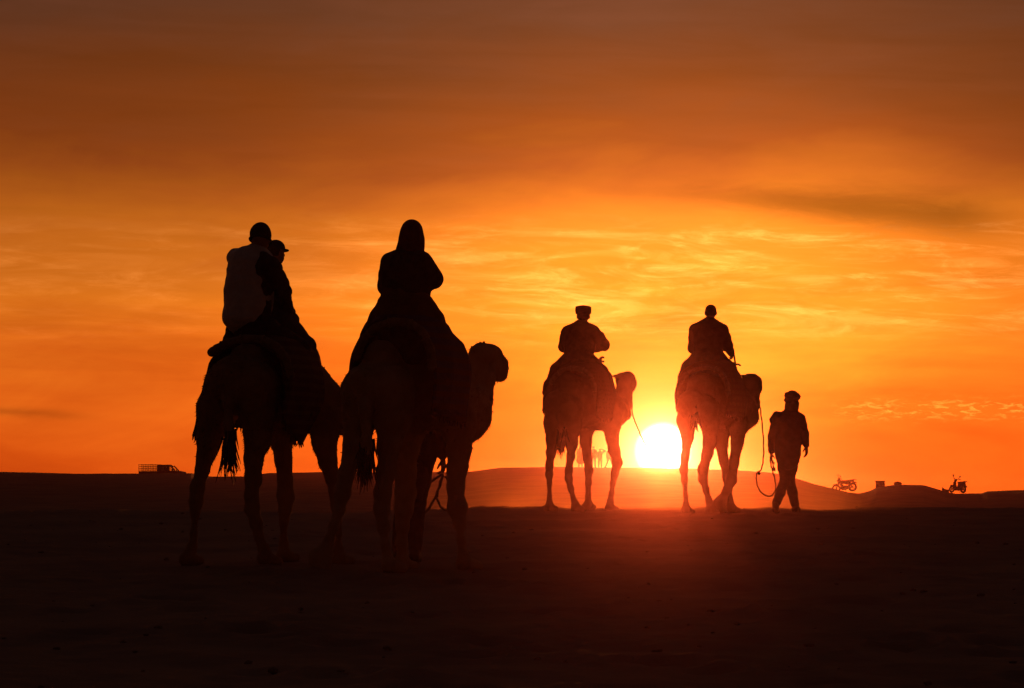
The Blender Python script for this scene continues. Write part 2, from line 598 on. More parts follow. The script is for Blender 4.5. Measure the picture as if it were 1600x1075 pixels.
def ground_z(x, y, fine=True):
    x = np.asarray(x, float); y = np.asarray(y, float)
    d = np.hypot(x, y)
    az = np.arctan2(x, y)
    d_ = np.where(np.cos(az) > 0, np.maximum(y, d * 0.3), d * 0.3)     # near slope follows y ahead
    near = np.where(d_ < 30.6, 0.0124 * d_, 0.38 + 0.0169 * (d_ - 30.6))
    crest_d = 55.0 + 1.4 * np.sin(x * 0.35) + 0.8 * np.sin(x * 0.9 + 1)
    t = np.clip((d_ - (crest_d - 3.0)) / 30.0, 0, 1)
    drop = t * t * (3 - 2 * t)
    near_c = np.minimum(near, 0.0169 * (crest_d - 30.6) + 0.38)
    z = near_c * (1 - drop) + VALLEY * drop
    # far ridge
    u = np.clip(az, -1.2, 1.2) * F + 800
    zr_px = np.interp(u, SKY_X, SKY_Y); D = np.interp(u, D_X, D_Y)
    zr = EYE + (HOR - zr_px) / F * D
    s = np.clip((d - 120) / (D - 120), 0, 1)
    rise = s * s * (3 - 2 * s) * 0.55 + s * 0.45
    rise = np.where(s <= 0, 0, rise)
    zfar = VALLEY + (zr - VALLEY) * rise
    beyond = np.clip((d - D) / 120.0, 0, None)
    zfar = np.where(d > D, np.maximum(zr - 7.0 * (beyond / (0.35 + beyond)) - 0.0 * beyond, -7.0), zfar)
    z = np.where(d > 95, zfar, z)
    if fine:
        a = np.clip((90 - d) / 30, 0, 1)
        z = z + a * (0.020 * vnoise(x * 2.1, y * 1.1, 1.0) + 0.013 * vnoise(x * 6.3, y * 4.1, 2.0) + 0.008 * vnoise(x * 15.0, y * 11.0, 3.0))
        b = np.clip((d - 100) / 60, 0, 1) * np.clip((D + 30 - d) / 40, 0, 1)
        z = z + b * (0.06 * vnoise(x * 0.45, y * 0.12, 4.0) + 0.045 * vnoise(x * 1.4, y * 0.5, 5.0))
        # low mound of loose sand on the crest
        z = z + 0.05 * np.exp(-((x - 0.0) / 0.8) ** 2 - ((d - 53.0) / 1.5) ** 2)
    return z


def gz(x, y): return float(ground_z(np.array([x]), np.array([y]))[0])


def build_ground():
    az = np.concatenate([np.linspace(-math.pi, -0.30, 60, endpoint=False), np.linspace(-0.30, -0.155, 40, endpoint=False),
                         np.linspace(-0.155, 0.155, 420, endpoint=False), np.linspace(0.155, 0.30, 40, endpoint=False),
                         np.linspace(0.30, math.pi, 60, endpoint=False)])
    rr = [0.4]
    while rr[-1] < 1600:
        d = rr[-1]
        if d < 14: st = max(0.12, d * 0.05)
        elif d < 60: st = 0.13
        elif d < 130: st = d * 0.02
        elif d < 460: st = 2.2
        else: st = d * 0.05
        rr.append(d + st)
    rr = np.array(rr)
    A, R = np.meshgrid(az, rr)
    X = R * np.sin(A); Y = R * np.cos(A)
    Z = ground_z(X, Y)
    # hoof and foot prints trodden by the caravan
    near = (Y > 12) & (Y < 55) & (np.abs(X) < 9)
    xs, ys = X[near], Y[near]
    dz = np.zeros_like(xs)
    for _ in range(260):
        y0 = rng.uniform(13, 54); lane = rng.choice([-2.4, -0.9, 0.9, 2.4, 3.6])
        x0 = lane * (0.35 + 0.012 * y0) + rng.normal(0, 0.45); r0 = rng.uniform(0.10, 0.17)
        near1 = (np.abs(xs - x0) < 0.6) & (np.abs(ys - y0) < 0.8)
        rr_ = np.hypot((xs[near1] - x0) / r0, (ys[near1] - y0) / (r0 * 1.5))
        dz[near1] += -0.035 * np.exp(-rr_ ** 2) + 0.018 * np.exp(-((rr_ - 1.6) / 0.5) ** 2)
    Z[near] += dz
    V = np.stack([X, Y, Z], -1).reshape(-1, 3)
    nr, na = X.shape
    i = np.arange(nr - 1)[:, None]; j = np.arange(na)[None, :]
    a = i * na + j; b = i * na + (j + 1) % na; c = (i + 1) * na + (j + 1) % na; d = (i + 1) * na + j
    Q = np.stack([a, d, c, b], -1).reshape(-1, 4)
    V = np.concatenate([V, [[0, 0, float(ground_z(0.0, 0.0))]]])
    faces = Q.tolist() + [[len(V) - 1, k, (k + 1) % na] for k in range(na)]
    o = obj('ground', V, faces, M_SAND)
    tag(o, kind='structure')
    n = np.mean([p.normal.z for p in o.data.polygons[:50]])
    if n < 0: o.data.flip_normals()
    return o


build_ground()


def icoball(c, r, sub=1, jit=0.0, squash=(1, 1, 1)):
    bm = bmesh.new()
    bmesh.ops.create_icosphere(bm, subdivisions=sub, radius=1.0)
    V = []
    for v in bm.verts:
        k = 1 + jit * random.uniform(-1, 1)
        V.append((c[0] + v.co.x * r * squash[0] * k, c[1] + v.co.y * r * squash[1] * k, c[2] + v.co.z * r * squash[2] * k))
    f = [[v.index for v in p.verts] for p in bm.faces]
    bm.free()
    return V, f


def pebbles():
    parts = []
    for _ in range(300):
        d = random.uniform(15, 52) if random.random() < 0.8 else random.uniform(8, 60)
        u = random.uniform(-0.16, 0.16)
        x, y = d * math.tan(u), d
        r = random.choice([0.006, 0.008, 0.008, 0.010, 0.010, 0.013, 0.017, 0.024])
        parts.append(icoball((x, y, gz(x, y) + r * 0.25), r, 1, 0.28, (1.2, 1.0, 0.65)))
    V, f = merge(*parts)
    o = obj('pebbles', V, f, M_ROCK, smooth=False)
    tag(o, 'small dark stones scattered over the trodden sand', 'pebbles', kind='stuff')


pebbles()

# ------------------------------------------------------------------ camels


def rad_m(rpx, d): return rpx / F * d


class Frame:
    """turns (px, py, dd, rpx) into world points round a base depth"""
    def __init__(s, d0): s.d0 = d0
    def p(s, px, py, dd=0.0): return P(px, py, s.d0 + dd)
    def n(s, px, py, dd, rpx): return (s.p(px, py, dd), rad_m(rpx, s.d0 + dd))


def camel(label, d0, theta, trunk, legs, neck, head, tail, fur, voxel, group='camels of the caravan', seed=1.0, hairs=True, extra=()):
    fr = Frame(d0)
    fwd = Vector((math.sin(theta), math.cos(theta), 0)); rgt = Vector((math.cos(theta), -math.sin(theta), 0))
    b = Blob()
    for ch in trunk: b.chain([fr.n(*q) for q in ch])
    for lg in legs:
        dd, pts, foot = lg['dd'], lg['pts'], lg['foot']
        ch = [fr.n(px, py, dd, r) for px, py, r in pts]
        fp = fr.p(foot[0], foot[1], dd)
        lift = lg.get('lift')
        g = gz(fp.x, fp.y)
        if lift is None: fp.z = g + 0.036
        # ground the lower joints smoothly
        b.chain(ch)
        an, ar = ch[-1]
        if lift is None:
            heel = fp - fwd * 0.035; toe = fp + fwd * 0.095
            b.cap(an, ar, Vector((heel.x, heel.y, g + 0.06)), 0.050)
            for s in (-1, 1):
                b.cap(heel + rgt * 0.03 * s + Vector((0, 0, 0.008)), 0.046, toe + rgt * 0.036 * s, 0.043)
        else:
            # foot raised, pad turned back towards the viewer
            top = fp + Vector((0, 0, lift * 0.5)); bot = fp - Vector((0, 0, lift * 0.5))
            b.cap(an, ar, top, 0.065)
            for s in (-1, 1):
                b.cap(top + rgt * 0.03 * s, 0.062, bot + rgt * 0.035 * s - fwd * 0.02, 0.056)
    b.chain([fr.n(*q) for q in neck])
    for ch in head: b.chain([fr.n(*q) for q in ch])
    for e in extra: b.chain([fr.n(*q) for q in e])
    if tail: b.chain([fr.n(*q) for q in tail])
    # flat soles: nothing below the sand
    V, Q = b.mesh(voxel, k=0.05, amp=0.010, freq=9.0, seed=seed, amp2=0.005, freq2=42.0)
    hp = fr.p(*trunk[0][0][:2], trunk[0][0][2])
    base = Vector((hp.x + fwd.x * 0.6, hp.y + fwd.y * 0.6, 0)); base.z = gz(base.x, base.y)
    root = thing('camel', base, label, 'camel', group)
    body = obj('body', V, Q, fur, root)
    # tail tuft
    if tail:
        t0 = fr.p(*tail[-1][:3]); rr = rad_m(tail[-1][3], d0)
        parts = []
        for i in range(90):
            a = random.uniform(0, 6.28); q = rr * 1.35 * math.sqrt(random.random())
            st = t0 + Vector((math.cos(a) * q, math.sin(a) * q, random.uniform(-0.02, 0.16)))
            ln = random.uniform(0.16, 0.30) * (0.75 if rr < 0.025 else 1); sx = random.uniform(-0.07, 0.07); sy = random.uniform(-0.05, 0.05)
            parts.append(tube(catmull([st, st + Vector((sx * 0.35, sy * 0.4, -ln * 0.45)), st + Vector((sx, sy, -ln))], 3), np.linspace(0.013, 0.002, 7), 4, False))
        v, f = merge(*parts)
        o = obj('tail_tuft', v, f, M_HAIR, root); tag(o, kind='stuff')
    if hairs: coat(root, V, Q, fur, fwd)
    # eyes
    return root, fr, fwd, rgt


def hair_mat(fur):
    name = fur.name + '_hair'
    if name in MATS: return MATS[name]
    m = fur.copy(); m.name = name
    nt = m.node_tree
    bs = nt.nodes['Principled BSDF']; out = [n for n in nt.nodes if n.type == 'OUTPUT_MATERIAL'][0]
    tl = nt.nodes.new('ShaderNodeBsdfTranslucent')
    src = bs.inputs['Base Color'].links[0].from_socket
    nt.links.new(src, tl.inputs['Color'])
    mx = nt.nodes.new('ShaderNodeMixShader'); mx.inputs[0].default_value = 0.6
    nt.links.new(bs.outputs[0], mx.inputs[1]); nt.links.new(tl.outputs[0], mx.inputs[2])
    nt.links.new(mx.outputs[0], out.inputs['Surface'])
    MATS[name] = m
    return m


def coat(root, V, Q, fur, fwd, count=5200):
    """short loose hair standing off neck, hump, rump and thighs"""
    a = V[Q[:, 0]]; bq = V[Q[:, 1]]; c = V[Q[:, 2]]
    nr = np.cross(bq - a, c - a); nr /= (np.linalg.norm(nr, axis=1)[:, None] + 1e-9)
    cen = V[Q].mean(axis=1)
    zmin = V[:, 2].min()
    ok = np.where((cen[:, 2] - zmin) > 0.10)[0]
    pick = rng.choice(ok, size=min(count, len(ok)), replace=False)
    vs, fs = [], []
    for i in pick:
        p = cen[i]; n = nr[i]
        ln = rng.uniform(0.014, 0.036) * (1.0 if p[2] - zmin > 0.85 else 0.55)
        d = n * 0.55 + np.array([0, 0, -0.55]) + rng.normal(0, 0.25, 3) - 0.25 * np.array(fwd)
        d /= np.linalg.norm(d)
        s = np.cross(n, d); s /= (np.linalg.norm(s) + 1e-9)
        k = len(vs); w = rng.uniform(0.004, 0.008)
        base = p - n * 0.004
        vs += [base - s * w, base + s * w, base + n * 0.007, base + d * ln]
        fs += [[k, k + 1, k + 3], [k + 1, k + 2, k + 3], [k + 2, k, k + 3]]
    o = obj('coat_hair', np.array(vs), fs, hair_mat(fur), root, smooth=False)
    tag(o, kind='stuff')


def nearest_leg(px): return px


TH = math.radians(30)
# --- first camel (left, near)
c1, f1, fw1, rt1 = camel(
    'tan camel with two riders and a long hanging tail', 30.6, TH,
    trunk=[[(368, 600, 0.0, 46), (425, 596, 0.5, 62), (467, 614, 1.0, 54), (495, 638, 1.25, 40)],
           [(390, 560, 0.15, 30), (425, 545, 0.5, 34), (455, 570, 0.85, 30)],
           [(345, 600, 0.08, 28), (342, 640, 0.1, 30)], [(400, 605, -0.1, 40), (404, 640, -0.1, 30)],
           [(470, 625, 1.1, 34), (450, 660, 1.12, 24)], [(500, 630, 1.0, 40), (508, 660, 0.95, 26)]],
    legs=[dict(dd=0.10, pts=[(338, 640, 33), (327, 685, 19), (321, 712, 14), (315.5, 737, 10.5), (308.5, 761, 10.5), (306.5, 783, 10.5), (305, 800, 6.5), (303, 833, 5), (300, 857, 7)], foot=(296, 884)),
          dict(dd=-0.10, pts=[(402, 640, 30), (403, 686, 21), (396, 718, 13.5), (396, 749, 11), (393, 775, 9.5), (394, 795, 10), (400, 816, 8), (405, 838, 5.5), (412, 857, 7)], foot=(419, 884)),
          dict(dd=1.15, pts=[(448, 660, 25), (441, 690, 16), (443, 715, 13), (445.5, 748, 10.5), (446.5, 778, 13), (445.5, 797, 9), (443.5, 815, 6), (443, 845, 5), (444, 858, 6.5)], foot=(447, 876)),
          dict(dd=0.95, pts=[(508, 655, 27), (506, 690, 19), (512, 722, 14), (519.5, 744, 10.5), (525.5, 768, 10), (527.5, 793, 7.5), (528, 835, 5), (529, 858, 6.5)], foot=(533, 877))],
    neck=[(497, 636, 1.25, 40), (538, 650, 1.75, 29), (572, 622, 2.15, 25), (588, 575, 2.35, 21), (592, 545, 2.4, 18)],
    head=[[(592, 545, 2.4, 19), (604, 548, 2.5, 17), (622, 560, 2.75, 12), (632, 568, 2.85, 9)], [(600, 556, 2.45, 15), (624, 572, 2.75, 9)], [(586, 538, 2.3, 5), (581, 527, 2.25, 3)], [(598, 536, 2.5, 5), (600, 525, 2.5, 3)]],
    tail=[(356, 585, -0.18, 14), (358, 625, -0.24, 8), (357, 660, -0.24, 7), (358, 700, -0.22, 8)], fur=M_FUR[0], voxel=0.018, seed=1.0)

# --- second camel (near, its head turned to the right)
TH2 = math.radians(32)
c2, f2, fw2, rt2 = camel(
    'pale camel lifting its left hind foot under hooded rider', 29.2, TH2,
    trunk=[[(575, 612, 0.0, 44), (625, 600, 0.45, 62), (682, 612, 0.95, 62), (712, 636, 1.15, 44)],
           [(600, 560, 0.15, 32), (628, 545, 0.45, 36), (665, 560, 0.8, 36)],
           [(562, 612, 0.08, 27), (562, 650, 0.1, 27)], [(612, 610, -0.08, 40), (614, 650, -0.1, 30)],
           [(660, 630, 1.0, 36), (642, 665, 1.05, 26)], [(705, 630, 0.9, 40), (716, 665, 0.88, 28)]],
    legs=[dict(dd=0.05, pts=[(562, 650, 27), (558, 690, 21), (549, 716, 14), (541, 742, 12.5), (535, 770, 13), (530, 797, 9), (523, 820, 6.5), (515, 842, 6), (508, 858, 7)], foot=(501, 880), lift=0.10),
          dict(dd=-0.10, pts=[(614, 655, 28), (607, 700, 17), (604, 735, 13.5), (598, 770, 11.5), (596.5, 795, 11.5), (599, 822, 8), (602, 850, 5.5), (607, 875, 7)], foot=(613, 896)),
          dict(dd=1.05, pts=[(645, 660, 27), (638, 700, 17), (634, 740, 15), (634, 772, 14), (631, 797, 12.5), (629, 822, 9), (628, 850, 8), (629, 872, 8)], foot=(632, 893)),
          dict(dd=0.88, pts=[(716, 655, 29), (717, 700, 17.5), (714, 735, 13.5), (712, 760, 11.5), (714.5, 793, 14), (718, 815, 9.5), (721, 845, 5), (724, 866, 6.5)], foot=(731, 893))],
    neck=[(705, 630, 1.1, 46), (735, 645, 1.4, 31), (746, 625, 1.65, 24), (750, 590, 1.75, 23), (754, 560, 1.8, 21)],
    head=[[(753, 554, 1.8, 20.5), (766, 557, 1.9, 18.5), (779, 570, 2.05, 14), (782, 579, 2.1, 11.5)], [(764, 578, 1.88, 17), (782, 588, 2.05, 9.5)],
          [(744, 545, 1.7, 5), (738, 543, 1.66, 4)], [(762, 546, 1.95, 5), (766, 543, 2.0, 3)]],
    tail=[(566, 590, -0.18, 14), (570, 640, -0.25, 9), (573, 690, -0.25, 8), (573, 715, -0.22, 10)], fur=M_FUR[1], voxel=0.018, seed=2.0,
    extra=[[(738, 640, 1.4, 30), (752, 655, 1.5, 16)], [(745, 655, 1.4, 21), (735, 670, 1.25, 20)]])

# --- third camel (far, just left of the sun)
TH3 = math.radians(33)
c3, f3, fw3, rt3 = camel(
    'camel just left of the setting sun with capped rider', 51.6, TH3,
    trunk=[[(872, 632, 0.0, 23), (902, 628, 0.45, 36), (935, 636, 0.95, 36), (954, 645, 1.15, 26)],
           [(885, 604, 0.15, 20), (903, 596, 0.45, 22), (925, 606, 0.8, 22)],
           [(864, 640, 0.08, 13), (863, 660, 0.1, 13)], [(892, 640, -0.08, 20), (893, 662, -0.1, 16)],
           [(925, 645, 1.0, 20), (917, 664, 1.05, 15)], [(950, 645, 0.9, 20), (955, 662, 0.88, 15)]],
    legs=[dict(dd=0.10, pts=[(864, 664, 14), (863, 688, 9.5), (861, 707, 7.2), (858.5, 727, 6), (858, 741, 5.6), (858.5, 755, 3.4), (858.5, 775, 3.0), (858.5, 786, 4.5)], foot=(858.5, 797)),
          dict(dd=-0.10, pts=[(894, 664, 14), (893.5, 694, 8), (891.5, 714, 5.6), (888.5, 735, 5.6), (888.5, 747, 5.2), (892, 763, 3.6), (895.5, 778, 3), (898.5, 787, 4.5)], foot=(901.5, 797)),
          dict(dd=1.05, pts=[(916, 664, 14), (915.5, 691, 8.4), (918, 714, 6.6), (920.3, 735, 6.4), (919.5, 753, 4.4), (919, 774, 4.0), (919.5, 786, 4.8)], foot=(919.5, 796)),
          dict(dd=0.88, pts=[(955, 660, 15), (956.5, 685, 9.2), (959.5, 704, 9), (964.5, 722, 8.2), (960, 740, 5.6), (957.5, 756, 4.2), (955.5, 771, 4.2), (954, 783, 5)], foot=(954, 795))],
    neck=[(950, 640, 1.1, 26), (967, 645, 1.4, 16), (973, 630, 1.65, 13.5), (975, 612, 1.75, 12.5), (976, 596, 1.8, 11.5)],
    head=[[(973, 593, 1.8, 11.5), (981, 592, 1.9, 10), (986, 599, 2.05, 7.5), (986.5, 606, 2.1, 6)], [(979, 602, 1.88, 9.5), (985, 609, 2.05, 5)],
          [(964, 588, 1.7, 3), (958.5, 587.5, 1.66, 2)], [(978, 586, 1.95, 3), (982, 584, 2.0, 2)]],
    tail=[(868, 628, -0.15, 8), (874, 650, -0.22, 5.5), (877, 670, -0.24, 5), (878, 684, -0.22, 6)], fur=M_FUR[2], voxel=0.022, seed=3.0,
    extra=[[(970, 640, 1.45, 14), (978, 648, 1.5, 9)]])

# --- fourth camel (far, just right of the sun)
c4, f4, fw4, rt4 = camel(
    'camel just right of the setting sun led by walking man', 50.6, TH3,
    trunk=[[(1082, 632, 0.0, 24), (1110, 628, 0.45, 37), (1142, 636, 0.95, 36), (1158, 648, 1.15, 26)],
           [(1094, 606, 0.15, 22), (1112, 598, 0.45, 24), (1135, 606, 0.8, 22)],
           [(1074, 636, 0.08, 15), (1073, 656, 0.1, 15)], [(1106, 640, -0.08, 20), (1108, 660, -0.1, 15)],
           [(1136, 645, 1.0, 20), (1130, 664, 1.05, 15)], [(1154, 645, 0.9, 20), (1154, 665, 0.88, 15)]],
    legs=[dict(dd=0.10, pts=[(1073, 660, 15), (1074, 684, 9.5), (1070.5, 712, 6.8), (1068.3, 734, 6.2), (1069.5, 750, 5), (1071, 774, 3.2), (1072, 788, 4.8)], foot=(1073.5, 802)),
          dict(dd=-0.10, pts=[(1110, 660, 15), (1109, 690, 9.5), (1105, 710, 7.6), (1098.5, 733, 7.4), (1098.5, 749, 6), (1103, 765, 4.2), (1107.5, 781, 4.0), (1110, 790, 5)], foot=(1112, 802)),
          dict(dd=1.05, pts=[(1130, 664, 15), (1127.5, 695, 8.6), (1131, 720, 7.4), (1136.5, 747, 7.4), (1138.5, 762, 5.6), (1140, 778, 4.6), (1142, 790, 5.5)], foot=(1145, 801)),
          dict(dd=0.70, pts=[(1154, 664, 15), (1152.5, 694, 9.5), (1147, 722, 7.6), (1142.5, 750, 8.4), (1135, 767, 5.4), (1128, 781, 5.5)], foot=(1125, 790), lift=0.085)],
    neck=[(1152, 642, 1.1, 27), (1166, 650, 1.4, 18), (1172, 632, 1.65, 14), (1173, 615, 1.75, 13), (1172, 600, 1.8, 13)],
    head=[[(1171, 597, 1.8, 13.5), (1178, 598, 1.9, 11.5), (1183, 606, 2.05, 7.5), (1183.5, 612, 2.1, 6)], [(1176, 608, 1.88, 10), (1182, 615, 2.05, 5)],
          [(1164, 590, 1.7, 3), (1160, 587, 1.66, 2)], [(1176, 588, 1.95, 3), (1180, 586, 2.0, 2)]],
    tail=[(1078, 626, -0.15, 8), (1084, 642, -0.2, 4.5), (1086, 650, -0.2, 2.6)], fur=M_FUR[3], voxel=0.022, seed=4.0,
    extra=[[(1168, 645, 1.45, 15), (1174, 655, 1.5, 10)], [(1163, 655, 1.4, 14), (1156, 670, 1.25, 12)]])

# ------------------------------------------------------------------ blankets and saddles


def drape(name, label, fr, stations, m, group, thick=0.03, seed=0):
    rows = [catmull([fr.p(*q) for q in st], 5) for st in stations]
    rows = np.array(rows)                                   # stations x n x 3
    cols = [catmull(list(rows[:, j]), 6) for j in range(rows.shape[1])]
    G = np.array(cols).transpose(1, 0, 2)
    ns, n = G.shape[:2]
    # cloth folds, stronger towards the hanging edges
    ii, jj = np.meshgrid(np.arange(ns), np.arange(n), indexing='ij')
    edge = np.abs(jj / (n - 1) - 0.5) * 2
    G[..., 0] += 0.014 * edge * np.sin(ii * 1.1 + jj * 0.17 + seed) + 0.006 * np.sin(ii * 2.3 + jj * 0.9)
    G[..., 2] += 0.008 * edge * np.sin(ii * 1.9 + seed * 2) + rng.normal(0, 0.002, G.shape[:2])
    V = G.reshape(-1, 3)
    Q = [[i * n + j, i * n + j + 1, (i + 1) * n + j + 1, (i + 1) * n + j] for i in range(ns - 1) for j in range(n - 1)]
    o = obj(name, V, Q, m, None, origin=tuple(V.mean(axis=0)))
    md = o.modifiers.new('thickness', 'SOLIDIFY'); md.thickness = thick; md.offset = 0
    tag(o, label, 'blanket', group)
    # fringe along both hanging edges
    parts = []
    for j in (0, n - 1):
        e = catmull(list(G[:, j]), 3)
        for p in e[::1]:
            ln = rng.uniform(0.025, 0.06)
            q = p + np.array([rng.normal(0, 0.012), rng.normal(0, 0.012), -ln])
            parts.append(tube([p + np.array([0, 0, 0.012]), (p + q) / 2 + rng.normal(0, 0.004, 3), q], [0.008, 0.007, 0.003], 4, False))
    v, f = merge(*parts)
    fo = obj('fringe', np.array(v) - np.array(o.location) + np.array(root_loc(o)), f, m, o)
    tag(fo, kind='stuff')
    return o


BG = 'blankets under the riders'
drape('saddle_blanket', 'long saddle blanket hanging beside the tail of two rider camel', f1,
      [[(300, 683, 0.22), (311, 635, 0.18), (324, 585, 0.14), (340, 553, 0.10), (375, 538, 0.05), (410, 540, 0.0), (437, 560, -0.18), (446, 605, -0.30), (440, 650, -0.34)],
       [(338, 672, 0.75), (345, 630, 0.70), (358, 575, 0.62), (378, 535, 0.55), (412, 514, 0.5), (445, 520, 0.42), (474, 555, 0.25), (480, 610, 0.12), (458, 684, 0.10)],
       [(388, 668, 1.20), (396, 625, 1.15), (408, 575, 1.1), (430, 540, 1.05), (455, 525, 1.0), (482, 533, 0.92), (500, 568, 0.80), (500, 630, 0.66), (469, 690, 0.62)]],
      M_WOOL[0], BG, seed=1)
drape('saddle_blanket', 'wide blanket spread below the hooded rider', f2,
      [[(537, 662, 0.20), (541, 615, 0.18), (548, 580, 0.15), (560, 535, 0.10), (588, 503, 0.05), (625, 497, 0.0), (660, 520, -0.16), (676, 570, -0.28), (676, 640, -0.32)],
       [(560, 662, 0.70), (565, 610, 0.66), (573, 560, 0.6), (590, 510, 0.5), (622, 474, 0.45), (662, 478, 0.4), (690, 510, 0.2), (704, 575, 0.08), (700, 655, 0.06)],
       [(605, 660, 1.15), (612, 610, 1.1), (625, 550, 1.05), (650, 512, 0.95), (680, 508, 0.9), (706, 527, 0.82), (725, 546, 0.7), (732, 590, 0.6), (726, 660, 0.55)]],
      M_WOOL[1], BG, seed=2)
drape('saddle_blanket', 'ragged blanket under the rider in round cap', f3,
      [[(848, 642, 0.2), (851, 622, 0.18), (858, 600, 0.15), (868, 583, 0.10), (884, 574, 0.05), (904, 573, 0), (923, 585, -0.16), (932, 612, -0.28), (932, 650, -0.32)],
       [(868, 648, 0.7), (872, 622, 0.66), (880, 590, 0.6), (890, 570, 0.5), (905, 561, 0.45), (925, 563, 0.4), (942, 580, 0.2), (949, 615, 0.08), (946, 655, 0.06)],
       [(896, 648, 1.15), (900, 620, 1.1), (908, 590, 1.05), (920, 573, 0.95), (935, 570, 0.9), (949, 580, 0.82), (957, 594, 0.7), (961, 620, 0.6), (957, 650, 0.55)]],
      M_WOOL[2], BG, seed=3)
drape('saddle_blanket', 'plain edged blanket under the bareheaded rider', f4,
      [[(1058, 640, 0.2), (1057, 618, 0.18), (1060, 596, 0.15), (1070, 578, 0.10), (1090, 570, 0.05), (1112, 570, 0), (1130, 582, -0.16), (1139, 612, -0.28), (1138, 648, -0.32)],
       [(1075, 648, 0.7), (1078, 620, 0.66), (1085, 588, 0.6), (1096, 566, 0.5), (1113, 558, 0.45), (1134, 560, 0.4), (1149, 580, 0.2), (1157, 615, 0.08), (1153, 652, 0.06)],
       [(1104, 648, 1.15), (1108, 618, 1.1), (1116, 590, 1.05), (1127, 573, 0.95), (1141, 569, 0.9), (1153, 582, 0.82), (1160, 600, 0.7), (1167, 625, 0.6), (1163, 652, 0.55)]],
      M_WOOL[3], BG, seed=4)


def saddle(label, fr, bolster, rpx, handle=None, hr=2.0):
    loc = fr.p(*bolster[len(bolster) // 2][:3])
    root = thing('saddle', loc, label, 'saddle', 'camel saddles')
    pts = catmull([fr.p(*q) for q in bolster], 6)
    n = len(pts)
    rr = rad_m(rpx, fr.d0) * (1 + 0.10 * np.sin(np.arange(n) * 1.3))
    rr[0] *= 0.72; rr[-1] *= 0.72
    v, f = tube(pts, rr, 12)
    obj('bolster', v, f, M_PAD, root)
    # lashings
    for i in range(3, n - 3, 6):
        t = pts[i + 1] - pts[i - 1]; t /= np.linalg.norm(t)
        a = np.cross(t, [0.1, 0.2, 1]); a /= np.linalg.norm(a); b = np.cross(a, t)
        ring = [pts[i] + rr[i] * 1.03 * (math.cos(x) * a + math.sin(x) * b) for x in np.linspace(0, 2 * math.pi, 13)]
        vv, ff = tube(ring, 0.007, 5, False)
        obj('lashing', vv, ff, M_ROPE, root)
    if handle:
        for h in handle:
            vv, ff = tube(catmull([fr.p(*q) for q in h], 6), rad_m(hr, fr.d0), 8)
            obj('handle', vv, ff, M_IRON, root)
    return root


saddle('stuffed sackcloth saddle behind the rider in pale vest', f1,
       [(329, 552, 0.05), (338, 545, -0.08), (360, 534, -0.16), (395, 529, -0.20), (425, 537, -0.24), (446, 560, -0.26), (455, 592, -0.26)], 6.5,
       [[(444, 528, 0.92), (450, 503, 0.95), (458, 492, 0.97), (464.5, 498, 0.95), (463, 512, 0.92), (466, 530, 0.88)]], 3.6)
saddle('stuffed sackcloth saddle under the hooded rider', f2,
       [(556, 560, 0.05), (568, 532, -0.08), (592, 510, -0.16), (625, 503, -0.20), (655, 515, -0.24), (672, 545, -0.26), (676, 580, -0.26)], 7.0,
       [[(648, 500, 0.95), (652, 470, 0.98), (664, 462, 1.0), (676, 472, 0.98), (680, 505, 0.92)]], 2.6)
saddle('saddle with iron grip standing before the capped rider', f3,
       [(861, 600, 0.05), (868, 588, -0.08), (882, 578, -0.16), (902, 576, -0.20), (919, 584, -0.24), (928, 602, -0.26), (930, 622, -0.26)], 4.0,
       [[(936, 578, 0.72), (938, 567, 0.74), (939.5, 559, 0.74)], [(935.5, 563, 0.60), (939.5, 558.5, 0.74), (943, 558.5, 0.9)], [(936, 568, 0.60), (940, 565, 0.74), (943, 565, 0.9)]], 1.7)
saddle('saddle with curled iron grip before the bareheaded rider', f4,
       [(1062, 600, 0.05), (1070, 586, -0.08), (1086, 577, -0.16), (1108, 574, -0.20), (1126, 582, -0.24), (1136, 600, -0.26), (1138, 620, -0.26)], 4.0,
       [[(1147, 582, 0.78), (1149, 572, 0.8), (1148, 562, 0.82), (1146.5, 554, 0.82), (1143, 551.5, 0.82)], [(1146, 567, 0.66), (1150, 569.5, 0.8), (1153, 569, 0.9), (1156.5, 571, 1.0)]], 1.5)

# ------------------------------------------------------------------ people


def basis(yaw, pitch=0.0, roll=0.0):
    """columns right, forward, up for a head or chest that faces yaw (0 = away from camera, + = turned right)"""
    M = Matrix.Rotation(-yaw, 3, 'Z') @ Matrix.Rotation(pitch, 3, 'X') @ Matrix.Rotation(roll, 3, 'Y')
    return M @ Vector((1, 0, 0)), M @ Vector((0, 1, 0)), M @ Vector((0, 0, 1))


